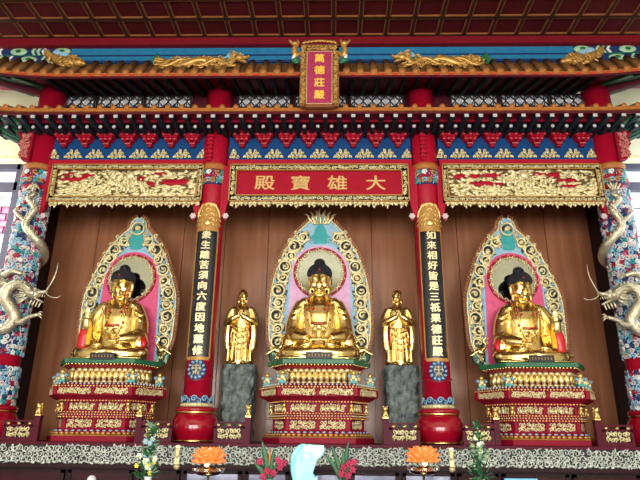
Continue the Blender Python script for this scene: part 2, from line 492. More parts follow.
b = MB(); n = 60; vs = []; fs = []
for i in range(n + 1):
    x = -6.4 + 12.8 * i / n; r = rise(x, 4.3, 0.055); vs += [(x, -0.02, -0.05 + r), (x, 1.03, 0.3 + r * .5), (x, -0.02, -0.09 + r)]
for i in range(n):
    a = 3 * i; c = a + 3; fs += [(a, a + 1, c + 1, c), (a, c, c + 2, a + 2)]
b._add(vs, fs); b.build('soffit', 'soffit_red', up_)
b = MB(); vs = []; fs = []
for i in range(n + 1):
    x = -6.4 + 12.8 * i / n; r = rise(x, 4.3, 0.055); vs += [(x, -0.025, -0.05 + r), (x, 0.01, -0.05 + r), (x, 0.01, -0.095 + r), (x, -0.025, -0.095 + r)]
for i in range(n):
    a = 4 * i; c = a + 4
    for q in range(4): fs.append((a + q, c + q, c + (q + 1) % 4, a + (q + 1) % 4))
b._add(vs, fs); b.build('fascia', 'red_dark', up_)
raf = MB().beam((0, 0.012, -0.06), (0, 0.98, 0.225), 0.065, 0.07).build('rafter', 'rafter_dark', up_)
raf.location.x = -4.7
for i in range(1, 42):
    x = -4.7 + i * 9.4 / 41
    inst(raf, up_, (x, 0, rise(x, 4.3, .055)))
lo_ = eave('lower_eave', 'lower narrow eave of orange tiles above two rows of white tipped rafters', 8.2, 6.80, 0.75, 0.3, 0.228, 4.6, 0.05, 6.4, 0.042, 'tile_orange')
b = MB(); b.span(-6.4, 6.4, 0.0, 0.03, -0.095, -0.06, 0); b.build('fascia', 'red_dark', lo_)
b = MB(); b.span(-6.4, 6.4, 0.27, 0.3, -0.09, -0.04, 0); b.build('rafter_rail', 'red_tier', lo_)
b = MB(); b.span(-6.4, 6.4, 0.03, 0.78, -0.055, -0.04, 0); b.build('soffit', 'soffit_red', lo_)
pitch = 0.2155
f1 = MB().span(-.036, .036, 0.035, 0.72, -0.15, -0.07).build('rafter', 'rafter_dark', lo_)
e1 = MB().span(-.034, .034, 0.02, 0.036, -0.148, -0.08).build('rafter_tip', 'rafter_white', f1)
f2 = MB().beam((0, 0.31, -0.155), (0, 0.75, -0.12), 0.07, 0.075).build('rafter', 'rafter_dark', lo_)
e2 = MB().ell((0, 0.305, -0.155), (0.032, 0.014, 0.032), 0, 10, 6).build('rafter_tip', 'rafter_white', f2)
f1.location = (-5.72, 0, rise(5.72, 4.6, .05)); f2.location = (-5.72 + pitch / 2, 0, 0)
for i in range(1, 50):
    x = -5.72 + i * 11.44 / 49 - 0.0
    inst(f1, lo_, (x, 0, rise(x, 4.6, .05)))
    if i < 49: inst(f2, lo_, (-5.72 + pitch / 2 + i * 11.44 / 49, 0, 0))
for sx in (-1, 1):           # fanned corner rafters under the swept ends
    for t_, zz, yy in ((up_, -0.04, 0.05), (lo_, -0.07, 0.05)):
        b = MB()
        for k in range(6):
            xa = sx * (4.98 + 0.06 * k); xb = sx * (5.3 + 0.2 * k)
            b.beam((xa, 0.78, zz + (0.27 if t_ is up_ else -0.06) - (0.02 * k)), (xb, yy, zz - 0.01 + rise(xb, 4.3, .055)), 0.09, 0.09, k % 2)
        b.build('corner_rafter', ['green', 'green_deep'], t_)
        b = MB(); b.beam((sx * 4.98, 0.8, zz + 0.1), (sx * 6.1, -0.1, zz + 0.08), 0.09, 0.1, 0)
        if t_ is up_:
            b.build('hip_beam', 'red_dark', t_)
        else: b.build('hip_beam', 'green_deep', t_)

# ================================================================= LATTICE SCREENS
def lattice(w, label):
    t = empty('lattice_screen', (0, 9.12, 7.405), label, 'lattice', 'lattice screens between the two eaves')
    b = MB(); b.span(-w / 2, w / 2, 0.03, 0.05, 0, 0.27); b.build('backing', 'lattice_back', t)  # pale backing colour stands in for sky light behind the lattice
    f = MB(); W = 0.02
    f.span(-w / 2, w / 2, 0, .03, 0.25, 0.27); f.span(-w / 2, w / 2, 0, .03, 0, 0.02); f.span(-w / 2, -w / 2 + .025, 0, .03, 0, .27); f.span(w / 2 - .025, w / 2, 0, .03, 0, .27)
    n = max(3, round(w / 0.17)); d = w / n
    for i in range(n):
        x = -w / 2 + i * d
        f.beam((x, .014, .02), (x + d, .014, .25), W, W); f.beam((x, .016, .25), (x + d, .016, .02), W, W)
        f.beam((x + d / 2, .015, .0), (x + d / 2, .015, .27), W * .7, W)
        f.beam((x, .018, .075), (x + d / 2 - .0, .018, -0.0 + .02), W * .6, W); f.beam((x + d / 2, .018, .25), (x + d, .018, .195), W * .6, W)
        f.ell((x + d / 2, 0.02, .135), (.05, .012, .045), 1, 4, 4, None, False)
    f.build('lattice', ['ground_black', 'white_paint'], t)
    return t
sp = [(-4.64, 0.86), (-3.74, 0.86), (-2.83, 0.88), (-1.03, 1.0), (0.02, 0.98), (1.06, 1.0), (2.86, 0.88), (3.79, 0.88), (4.68, 0.84)]
pos = ['first black and white lattice panel beside the far left pillar top', 'middle of three lattice panels above the left carved signboard', 'lattice panel just left of the left centre pillar top',
       'lattice panel just right of the left centre pillar top', 'lattice panel half hidden behind the upright name plaque', 'lattice panel just left of the right centre pillar top',
       'lattice panel just right of the right centre pillar top', 'middle of three lattice panels above the right carved signboard', 'last black and white lattice panel beside the far right pillar top']
for (x, w), l in zip(sp, pos): lattice(w, l).location.x = x
b = MB().span(-4.75, 4.75, 9.235, 9.3, 6.7, 8.3); struct(b.build('wall_upper', 'red_dark'))

# ================================================================= FRIEZES
def bracket_mesh():
    b = MB()
    b.span(-.03, .03, -.12, 0, .24, .30, 0)
    for z, w, d in ((.17, .30, .17), (.10, .21, .13), (.03, .09, .09)):
        b.span(-w / 2, w / 2, -d, 0, z, z + .045, 0)
        for q in (-1, 0, 1):
            b.span(q * w * .38 - .032, q * w * .38 + .032, -d - .02, -.01, z + .045, z + .078, 0)
            b.span(q * w * .38 - .014, q * w * .38 + .014, -d - .022, -d, z + .008, z + .02, 1)
    b.span(-.03, .03, -.07, 0, 0, .035, 0); b.span(-.05, .05, -.03, 0, 0.0, .26, 2)
    return b
def motif(b, half, seed):
    rnd = random.Random(seed)
    rows = ((0.035, 0.125, 5), (0.095, 0.085, 4), (0.15, 0.045, 2))
    for z, w, n in rows:
        for i in range(n):
            x = -w + 2 * w * (i / (n - 1))
            if half and x * half < -0.001: continue
            b.spiral((x, -.02, z), 0.032, 1.2, rnd.uniform(0, 6), 1 if x > 0 else -1, 0.011)
            b.leaf((x, -.022, z + .02), .03, .013, rnd.uniform(.4, 2.6))
    return b
def frieze(x0, x1, xs_b, xs_m, label):
    t = empty('painted_frieze', ((x0 + x1) / 2, 8.92, 6.07), label, 'frieze', 'blue friezes under the lower eave')
    w = x1 - x0; cx = (x0 + x1) / 2
    b = MB(); b.span(-w / 2, w / 2, 0, .1, .13, .62, 0); b.span(-w / 2, w / 2, -.006, .0, .135, .15, 1); b.build('blue_board', ['blue', 'gold_line'], t)
    b = MB(); b.span(-w / 2, w / 2, -.05, .1, 0, .13, 0); b.build('beam', 'red', t)
    b = MB(); b.span(-w / 2, w / 2, -.1, .1, .60, .64, 0); b.build('top_rail', 'red_deep', t)
    b0 = None
    for x in xs_b:
        if b0 is None: b0 = bracket_mesh().build('bracket_set', ['red', 'flame_pink', 'red_dark'], t); b0.location = (x - cx, 0, .375)
        else: inst(b0, t, (x - cx, 0, .375))
    m0 = None
    for k, x in enumerate(xs_m):
        h = 1 if k == 0 else (-1 if k == len(xs_m) - 1 else 0)
        if h: motif(MB(), h, 3).build('gilt_motif', 'gold_pale', t, (x - cx, 0, .165))
        elif m0 is None: m0 = motif(MB(), 0, 5).build('gilt_motif', 'gold_pale', t, (x - cx, 0, .165))
        else: inst(m0, t, (x - cx, 0, .165))
    return t
def X(px, s=56.9): return (px - 332) / s + .227 + .012
frieze(-4.74, -1.62 - .35, [X(p, 56.6) for p in (63, 84.5, 106, 128, 149.5, 171, 192.5)], [X(p, 56.6) for p in (50.5, 73, 95, 117, 139, 160.5, 182.5, 205.5)], 'blue frieze with seven red brackets above the left gilt relief board')
frieze(-1.585, 1.61, [X(p, 56.9) for p in (241.6, 264, 286.3, 308.3, 330.3, 352.7, 375, 397.3)], [X(p, 56.9) for p in (230.5, 252, 274, 297, 319, 342.3, 364, 386.3, 409)], 'blue frieze with eight red brackets above the red lettered signboard')
frieze(2.09, 4.80, [X(p, 57.2) for p in (447.5, 469, 491, 513.5, 535, 557, 580)], [X(p, 57.2) for p in (437, 458.5, 481, 502.5, 525.5, 548, 571, 592)], 'blue frieze with seven red brackets above the right gilt relief board')

# ================================================================= SIGNBOARDS
def board_frame(t, w, zt, zb, fr, dep, groundm, carvem, seed):
    """zt, zb: top and bottom of the frame; fr: its width; carved scroll border on a dark ground with gilt edges"""
    b = MB()
    for (x0, x1, z0, z1) in ((-w / 2, w / 2, zt - fr, zt), (-w / 2, w / 2, zb, zb + fr), (-w / 2, -w / 2 + fr, zb, zt), (w / 2 - fr, w / 2, zb, zt)):
        b.span(x0, x1, -.01, .05, z0, z1, 1)
    e = .018
    for (x0, x1, z0, z1) in ((-w / 2, w / 2, zt - e, zt), (-w / 2, w / 2, zb, zb + e), (-w / 2, -w / 2 + e, zb, zt), (w / 2 - e, w / 2, zb, zt),
                             (-w / 2 + fr, w / 2 - fr, zt - fr, zt - fr + e), (-w / 2 + fr, w / 2 - fr, zb + fr - e, zb + fr), (-w / 2 + fr - e, -w / 2 + fr, zb + fr, zt - fr), (w / 2 - fr, w / 2 - fr + e, zb + fr, zt - fr)):
        b.span(x0, x1, -.035, .03, z0, z1, 2)
    R = fr * .3
    scrolls(b, -w / 2 + .03, w / 2 - .03, zt - fr + .02, zt - .02, -.02, R, seed, R * .3, (0,), 1.0, .45)
    scrolls(b, -w / 2 + .03, w / 2 - .03, zb + .02, zb + fr - .02, -.02, R, seed + 1, R * .3, (0,), 1.0, .45)
    scrolls(b, -w / 2 + .02, -w / 2 + fr - .02, zb + fr, zt - fr, -.02, R, seed + 2, R * .3, (0,), 1.0, .45)
    scrolls(b, w / 2 - fr + .02, w / 2 - .02, zb + fr, zt - fr, -.02, R, seed + 3, R * .3, (0,), 1.0, .45)
    b.build('carved_frame', [carvem, groundm, 'gold_line'], t)
def fringe(t, w, z, seed):
    b = MB(); rnd = random.Random(seed); n = int(w / .075)
    for i in range(n):
        x = -w / 2 + (i + .5) * w / n; h = .05 + .022 * S(i * 1.9) + rnd.uniform(-.008, .008)
        b.spiral((x, 0, z - h * .75), .04, 1.1, rnd.uniform(0, 6), 1 if i % 2 else -1, .014)
        b.leaf((x, -.01, z - h * 1.25), .042, .018, rnd.uniform(1.0, 2.2)); b.leaf((x, -.005, z - .02), .045, .016, rnd.uniform(-.4, .4))
    b.span(-w / 2, w / 2, .0, .03, z - .04, z + .01, 0)
    b.build('carved_fringe', 'gold_pale', t)
sx0, sx1 = -1.515, 1.535
t = empty('lettered_signboard', ((sx0 + sx1) / 2, 8.80, 5.27), 'wide red signboard with four large gilt characters in a carved frame', 'signboard')
w = sx1 - sx0
MB().span(-w / 2 + .1, w / 2 - .1, .01, .05, .12, .7).build('red_field', 'red_sign', t)
board_frame(t, w, .80, .10, .125, .05, 'ground_black', 'gold_pale', 11); fringe(t, w - .06, .11, 5)
for ch, x in zip('殿寶雄大', (-.925, -.315, .31, .965)):
    text('character', ch, .285, (x, .008, .455), 'gold_text', t, .012, 1.25, .005)
def relief_board(x0, x1, label, seed, reds):
    t = empty('relief_signboard', ((x0 + x1) / 2, 8.80, 5.27), label, 'signboard', 'gilt relief boards either side of the lettered signboard')
    w = x1 - x0
    MB().span(-w / 2 + .1, w / 2 - .1, .02, .05, .12, .7).build('relief_ground', 'relief_olive', t)
    for rx, rz, rw, rh in reds: MB().ell((rx, .02, rz), (rw, .02, rh), 0, 16, 6).ell((rx + rw * .5, .02, rz + .02), (rw * .6, .016, rh * .8), 0, 12, 6).build('red_cloud', 'red_sign', t)
    board_frame(t, w, .80, .10, .10, .05, 'ground_black', 'gold_pale', seed); fringe(t, w - .06, .11, seed + 2)
    b = MB(); rnd = random.Random(seed); iw = w / 2 - .13
    z0, z1 = .215, .685
    def free(x, z): return all(((x - rx) / rw) ** 2 + ((z - rz) / rh) ** 2 > 1 for rx, rz, rw, rh in reds)
    for i in range(640):           # rocks, clouds and waves
        x = rnd.uniform(-iw, iw); z = z0 + (z1 - z0) * rnd.random() ** 1.3
        if not free(x, z): continue
        b.ell((x, .012, z), (rnd.uniform(.03, .085), rnd.uniform(.01, .03), rnd.uniform(.012, .032)), 0, 6, 4, Matrix.Rotation(rnd.uniform(-.5, .5), 3, 'Y'))
    for i in range(26):            # small figures, trees and clouds standing out of the ground
        x = rnd.gauss(0, iw * .45); x = max(-iw, min(iw, x)); z = rnd.uniform(.3, .5)
        if not free(x, z): continue
        b.ell((x, -.005, z), (.028, .022, .06), 1, 8, 5); b.ell((x, -.008, z + .075), (.018, .018, .021), 1, 8, 5)
        b.tube([(x - .03, -.01, z - .01), (x, -.03, z + .02), (x + .03, -.01, z - .015)], .011, 5, 1)
    for i in range(34):
        x = rnd.uniform(-iw, iw); z = rnd.uniform(.5, .68)
        if free(x, z): b.spiral((x, .0, z), .035, 1.2, rnd.uniform(0, 6), rnd.choice((-1, 1)), .011, 0)
    b.ell((0.05, -.01, .6), (.075, .03, .075), 1, 14, 8)
    b.build('gilt_relief', ['gold_pale', 'gold_pale'], t)
    return t
relief_board(-4.60, -1.97, 'carved gilt relief board on red between the left pillars', 21, [(-.95, .53, .24, .045), (-.7, .60, .15, .03), (.82, .47, .25, .06), (.25, .53, .07, .06), (-1.05, .63, .1, .03), (.55, .63, .16, .03), (.42, .44, .1, .05)])
relief_board(2.10, 4.79, 'carved gilt relief board on red between the right pillars', 37, [(-1.05, .58, .12, .05), (-.8, .58, .1, .05), (-.5, .6, .18, .045), (-.6, .44, .3, .05), (.55, .6, .12, .05), (.75, .5, .2, .035), (.8, .4, .15, .04), (.3, .62, .14, .03)])

# ================================================================= UPRIGHT PLAQUE
t = empty('upright_plaque', (0.02, 8.02, 6.74), 'upright pink plaque with four gilt characters and carved gold frame over the eaves', 'plaque')
W, H = .235, 1.17
MB().span(-W + .02, W - .02, .0, .04, .03, H - .1).build('pink_field', 'plaque_pink', t)
b = MB()
for x0, x1, z0, z1 in ((-W - .09, -W + .02, 0, H), (W - .02, W + .09, 0, H), (-W - .09, W + .09, H - .1, H + .03), (-W, W, -.02, .03)):
    b.span(x0, x1, 0.0, .06, z0, z1, 1)
scrolls(b, -W - .08, -W + .01, .02, H - .02, -.015, .042, 3, .014, (0,), 1.1, 1.0); scrolls(b, W - .01, W + .08, .02, H - .02, -.015, .042, 4, .014, (0,), 1.1, 1.0)
scrolls(b, -W - .06, W + .06, H - .1, H + .01, -.015, .05, 6, .015, (0,), 1.1, 1.0)
for i in range(9):
    x = -W - .02 + (2 * W + .04) * i / 8; b.leaf((x, -.02, H + .05 + .035 * Cc(x / W * 1.3)), .055, .024, 0.6 * x / W * -1, 0)
b.build('carved_frame', ['gold_dull', 'ceiling_line'], t)
b = MB()
for s in (-1, 1): b.span(s * (W - .025) - .005, s * (W - .025) + .005, -.006, 0, .04, H - .11)
b.span(-W + .02, W - .02, -.006, 0, .035, .045); b.span(-W + .02, W - .02, -.006, 0, H - .12, H - .11)
b.build('border_line', 'gold_pale', t)
for ch, z in zip('萬德莊嚴', (.915, .68, .44, .205)): text('character', ch, .172, (.0, -.004, z), 'gold_bright', t, .01, 1.05, .004)
for s in (-1, 1):
    b = MB(); x = s * (W + .17)
    b.tube(smooth_pts([(s * (W + .08), .02, H - .12), (x, 0, H - .2), (x + s * .02, -.02, H - .08), (x - s * .03, -.03, H + .0)], 5), lerp_list([.03, .045, .05, .03], 16), 8, 0)
    b.ell((x + s * .01, -.04, H + .01), (.07, .05, .045), 0); b.leaf((x + s * .08, -.04, H + .05), .07, .025, .9 * s + (PI if s < 0 else 0) * 0, 0); b.leaf((x - s * .04, -.03, H + .06), .06, .02, 1.9, 0)
    b.ell((x, -.01, H - .3), (.075, .04, .05), 1); b.leaf((x + s * .03, -.02, H - .24), .07, .03, 1.2, 2); b.leaf((x - s * .03, -.02, H - .34), .06, .03, .4, 1)
    b.build('dragon_bracket', ['gold_dull', 'green', 'white_paint'], t)

# ================================================================= DRAGONS ON THE UPPER EAVE
def ridge_dragon(name, label, x, L, head):       # head = +1: head at the +x end
    t = empty(name, (x, 8.36, 7.70), label, 'dragon ornament', 'gilt dragons lying along the upper eave')
    n = 50; pts = []; rad = []
    for i in range(n + 1):
        u = i / n; pts.append((head * L * (u - .5) * .9, .03 * S(u * 11), .12 + .055 * S(u * 4.2 * PI + .6) + (.03 if u > .9 else 0))); rad.append(.02 + .05 * S(PI * min(1, u * .75 + .12)))
    b = MB(); b.tube(pts, rad, 10, 0)
    for i in range(2, n, 2): b.leaf((pts[i][0], pts[i][1], pts[i][2] + rad[i] * 1.05), .03, .012, PI / 2 + head * .5, 0)
    rnd = random.Random(int(abs(x) * 100))
    for u in (.22, .5, .74):
        i = int(u * n); p = pts[i]
        b.tube([p, (p[0] + head * .07, -.05, .1), (p[0] + head * .03, -.06, .03), (p[0] + head * .1, -.08, .02)], [.03, .026, .018, .01], 6, 0)
    b.tube([(head * L * (u / 30 - .5) * .86, -.05, .10 + .07 * S(u / 30 * 4.6 * PI + 3.4)) for u in range(31)], .03, 8, 0)
    for i in range(40):
        xx = rnd.uniform(-.46, .40) * L; b.spiral((xx, -.05, rnd.uniform(.02, .2)), rnd.uniform(.04, .06), 1.2, rnd.uniform(0, 6), rnd.choice((-1, 1)), .017, 0)
        b.leaf((xx + .04, -.06, rnd.uniform(.03, .2)), .06, .018, rnd.uniform(-.9, .9), 0)
    b.build('body', 'gold_dull', t)
    b = MB(); hx = head * L * .45
    b.ell((hx, -.03, .2), (.09, .07, .07), 0); b.ell((hx + head * .1, -.04, .2), (.08, .05, .035), 0); b.ell((hx + head * .08, -.04, .12), (.075, .045, .022), 0, 10, 6, Matrix.Rotation(head * .25, 3, 'Y'))
    b.ell((hx + head * .165, -.04, .225), (.025, .035, .025), 0)
    for s in (-1, 1):
        b.ell((hx + head * .03, -.04 + s * .05, .25), .024, 0); b.tube([(hx - head * .02, -.03 + s * .04, .26), (hx - head * .1, -.03 + s * .06, .31), (hx - head * .17, -.03 + s * .06, .3)], [.018, .014, .006], 6, 0)
    for k in range(6): b.leaf((hx - head * .1, -.05, .1 + .035 * k), .07, .02, (PI if head > 0 else 0) - head * (.25 * (k - 3)), 0)
    b.build('head', 'gold_dull', t)
    b = MB(); b.leaf((hx - head * .2, -.02, .17), .1, .045, .2, 0); b.leaf((hx - head * .24, -.03, .1), .07, .03, -.3, 0); b.build('mane', 'green', t)
    b = MB()
    txx = -head * L * .46
    for k in range(4): b.leaf((txx + .03 * (k - 1.5), -.02, .2 + .02 * (k % 2)), .1, .022, PI / 2 + (k - 1.5) * .35, 0)
    b.tube(smooth_pts([(txx, 0, .08), (txx - head * .06, 0, .18), (txx, 0, .26), (txx + head * .07, 0, .22)], 5), .024, 7, 0)
    b.build('fin', 'green', t)
    b = MB(); b.ell((hx - head * .13, .06, .28), (.13, .03, .12), 0); b.ell((hx - head * .24, .06, .22), (.1, .03, .09), 0); b.ell((hx, .06, .3), (.08, .03, .08), 0)
    b.build('cloud', 'blue_pale', t)
    return t
ridge_dragon('ridge_dragon', 'gilt dragon on the upper eave left of the plaque, head to the right', -2.12, 1.6, 1)
ridge_dragon('ridge_dragon', 'gilt dragon on the upper eave right of the plaque, head to the left', 2.17, 1.6, -1)
def corner_beast(label, x, s):
    t = empty('corner_beast', (x, 8.36, 7.72), label, 'roof ornament', 'gilt beasts on the ends of the upper eave'); t.scale = (.8, .8, .85)
    b = MB()
    b.ell((-s * .18, 0, .17), (.3, .1, .13), 0); b.ell((-s * .42, -.03, .12), (.14, .09, .08), 0); b.ell((-s * .52, -.03, .1), (.07, .06, .05), 0)
    b.tube(smooth_pts([(s * .0, 0, .18), (s * .2, 0, .28), (s * .36, 0, .38), (s * .3, 0, .46)], 6), lerp_list([.11, .09, .06, .02], 19), 9, 0)
    for k in range(5): b.leaf((s * (.05 + .07 * k), -.06, .2 + .05 * k), .1, .025, (0 if s > 0 else PI) + s * .5, 0)
    for k in range(3): b.spiral((-s * (.02 + .14 * k), -.11, .14), .06, 1.2, k, s, .018, 0)
    b.tube([(-s * .05, -.05, .12), (-s * .1, -.08, .02), (-s * .16, -.1, .0)], [.05, .035, .02], 7, 0)
    rnd = random.Random(5)
    for k in range(16): b.leaf((s * rnd.uniform(-.5, .25), -.1, rnd.uniform(.04, .26)), .07, .02, rnd.uniform(-1, 1), 0)
    for q in (-1, 1): b.ell((-s * .46, -.05 + .05 * q, .19), .022, 0, 8, 6); b.tube([(-s * .36, -.03 + .05 * q, .19), (-s * .25, -.03 + .07 * q, .27), (-s * .16, -.02 + .07 * q, .27)], [.02, .016, .005], 6, 0)
    b.build('body', 'gold_dull', t)
    b = MB(); b.ell((s * .02, .05, .36), (.16, .03, .1), 0); b.ell((s * .16, .05, .42), (.1, .03, .08), 0); b.ell((-s * .1, .05, .3), (.1, .03, .07), 0)
    b.build('cloud', 'blue_pale', t)
corner_beast('gilt curled beast on the left end of the upper eave', -4.56, -1)
corner_beast('gilt curled beast on the right end of the upper eave', 4.64, 1)

# ================================================================= ALTAR TABLE
TZ = 1.55
t = empty('altar_table', (0, 8.3, 0), 'long dark red altar table with silvery carved apron carrying the whole shrine', 'altar')
b = MB(); b.span(-5.6, 5.6, 0.0, 2.1, TZ - .045, TZ, 0); b.build('table_top', 'table_red', t, bevel=.006)
b = MB(); b.span(-5.6, 5.6, .02, .05, TZ - .27, TZ - .045, 1)
scrolls(b, -5.55, 5.55, TZ - .262, TZ - .05, .0, .052, 77, .0105, (0,), 1.12, .8)
rnd = random.Random(4)
for i in range(150):
    x = -5.5 + 11 * i / 149; b.leaf((x, -.005, TZ - .262 + rnd.uniform(-.01, .015)), .04, .016, rnd.uniform(-.6, .6), 0)
b.build('carved_apron', ['silver_carved', 'ground_black'], t)
b = MB(); b.span(-5.6, 5.6, .0, .12, TZ - .33, TZ - .27, 0); b.build('lower_rail', 'wood_dark', t)
b = MB(); b.span(-5.6, 5.6, .12, .2, 0, TZ - .3, 0); b.span(-5.6, 5.6, .2, 2.0, 0, TZ - .05, 0); b.build('body', 'wood_dark', t)
def cab_panel(x0, x1, m, nm):
    b = MB(); b.span(x0, x1, .09, .12, .25, TZ - .36, 0)
    for (xa, xb, za, zb) in ((x0, x1, TZ - .40, TZ - .36), (x0, x1, .25, .31), (x0, x0 + .05, .25, TZ - .36), (x1 - .05, x1, .25, TZ - .36)): b.span(xa, xb, .07, .11, za, zb, 1)
    b.build(nm, [m, 'wood_dark'], t)
for x0, x1 in ((-5.5, -4.45), (-4.4, -3.45), (-3.4, -2.5), (-2.45, -1.85), (1.95, 2.5), (2.55, 3.45), (3.5, 4.4), (4.45, 5.5)): cab_panel(x0, x1, 'mahogany', 'cabinet_panel')
for x0, x1 in ((-1.8, -1.0), (-.95, -.35), (-.3, .45), (.5, 1.15), (1.2, 1.9)): cab_panel(x0, x1, 'glass_grey', 'glazed_panel')
for x in (-1.88, 1.86):
    b = MB(); b.span(-.03, .03, -.03, .02, -.2, .04, 0); b.ell((0, -.01, -.235), (.045, .035, .04), 0); b.ell((0, -.03, -.06), (.036, .02, .07), 0)
    b.build('apron_pendant', 'gold_pale', t, (x, 0, TZ - .07))

# ================================================================= PILLARS
def cyl(R): return lambda x, y, z: ((R - y) * S(x / R), -(R - y) * Cc(x / R), z)
def drum(t):
    b = MB().lathe([(.27, 0), (.285, .03), (.315, .07), (.345, .14), (.356, .2), (.35, .27), (.33, .34), (.295, .4), (.25, .43)], 40, (0, 0, 0)); b.build('drum_base', 'red_gloss', t)
    for zz, rr in ((.022, .016), (.425, .02)): MB().tube([(.29 * Cc(2 * PI * i / 40), .29 * S(2 * PI * i / 40), zz) for i in range(40)], rr, 6, 0, True, True).build('gilt_ring', 'gold', t)
    MB().lathe([(.24, .43), (.31, .44), (.315, .47), (.30, .5), (.22, .505)], 40).build('drum_lip', 'red_gloss', t)
def corbel(t, s, top, zb):
    b = MB(); o = [(.17, top), (.17, zb - .08), (.22, zb - .02), (.27, zb + .08), (.29, zb + .2), (.31, zb + .24), (.31, top)]
    o = [(s * x, z) for x, z in o]
    if s < 0: o = o[::-1]
    b.plate(o[::-1] if False else o, -.16, -.06, 0)
    c = b.build('corbel', 'red', t)
    f = MB(); x = s * .275
    f.ell((x, -.13, zb), (.03, .03, .035), 0)
    for k in range(6): f.leaf((x + .03 * Cc(k * PI / 3), -.15, zb - .01 + .03 * S(k * PI / 3)), .03, .022, k * PI / 3, 0)
    f.leaf((x, -.15, zb - .07), .03, .02, PI / 2, 1)
    f.build('flower_knob', ['knob_white', 'flower_pink'], c)
def capital(t, R, z0):
    b = MB().lathe([(R, z0 + .28), (R + .03, z0 + .29), (R + .035, z0 + .38), (R + .01, z0 + .4), (R, z0 + .4)], 40); b.build('gilt_collar', 'tile_orange', t)
    b = MB().lathe([(R, z0), (R + .022, z0 + .01), (R + .022, z0 + .27), (R, z0 + .28)], 40, m=3)
    i0 = len(b.v); scrolls(b, -PI * R * .75, PI * R * .75, z0 + .03, z0 + .25, -.022, .055, int(z0 * 10), .018, (0, 1, 2, 4, 0, 5), 1.2, .8); b.map(cyl(R), i0)
    b.build('painted_band', ['blue_pale', 'white_paint', 'red', 'blue_dark', 'teal', 'gold_line'], t)
def inner_pillar(x, label):
    t = empty('round_pillar', (x, 9.0, TZ), label, 'pillar', 'plain red pillars of the centre bay')
    R = .215
    MB().lathe([(R, .45), (R, 4.3), (.222, 4.6), (.225, 6.2)], 40).build('shaft', 'red', t)
    drum(t)
    b = MB().lathe([(R, .505), (R + .02, .51), (R + .02, .56), (R, .57)], 40); i0 = len(b.v)
    for k in range(26): b.ell(((k - 13) * PI * 2 * R / 26, -.02, .535), (.02, .012, .02), 0, 6, 4)
    b.map(cyl(R), i0); b.build('gilt_band', 'gold_pale', t)
    b = MB(); n = 9
    for k in range(n):
        xx = (k - (n - 1) / 2) * 2 * PI * R / n
        b.ell((xx, -.008, .6), (.075, .012, .07), 1, 12, 8); b.spiral((xx, -.02, .625), .05, 1.3, 0, 1, .011, 0); b.spiral((xx + .07, -.02, .59), .035, 1.1, 2, -1, .009, 0)
    b.map(cyl(R)); b.build('wave_band', ['blue_pale', 'blue_dark'], t)
    b = MB(); b.ell((0, -.005, 1.05), (.155, .012, .165), 0, 24, 8)
    
    for k in range(12):
        a = k * PI / 6; b.leaf((.115 * Cc(a), -.016, 1.05 + .125 * S(a)), .03, .018, a + .5, 2)
    for (xa, za, xb, zb) in ((-.06, .06, .06, .06), (-.07, .02, .07, .02), (0, .085, 0, -.08), (-.05, -.03, .05, -.03), (-.05, -.08, -.01, -.03), (.05, -.08, .01, -.03), (-.045, .05, -.06, -.01), (.045, .05, .06, -.01)):
        b.tube([(xa, -.024, 1.05 + za), (xb, -.024, 1.05 + zb)], .0095, 6, 1)
    b.map(cyl(R)); b.build('medallion', ['blue_dark', 'gold_pale', 'blue_pale'], t)
    b = MB(); i0 = 0
    b.tube([((k - 8) * .04, -.01, .88 + .018 * abs(k - 8) * .5) for k in range(17)], .012, 6, 0); b.map(cyl(R)); b.build('waist_line', 'red_deep', t)
    capital(t, .215, 4.15)
    corbel(t, -1, 4.5, 3.6); corbel(t, 1, 4.5, 3.6)
    b = MB(); b.span(-.035, .035, -.27, -.2, 4.58, 5.1, 0)
    for k in range(6): b.span(-.05, .05, -.3, -.22, 4.62 + k * .08, 4.655 + k * .08, 0)
    b.build('hanging_bracket', 'red', t, (-.05, 0, 0))
    return t
inner_pillar(-1.83, 'smooth red pillar with drum foot left of the central statue')
inner_pillar(1.847, 'smooth red pillar with drum foot right of the central statue')

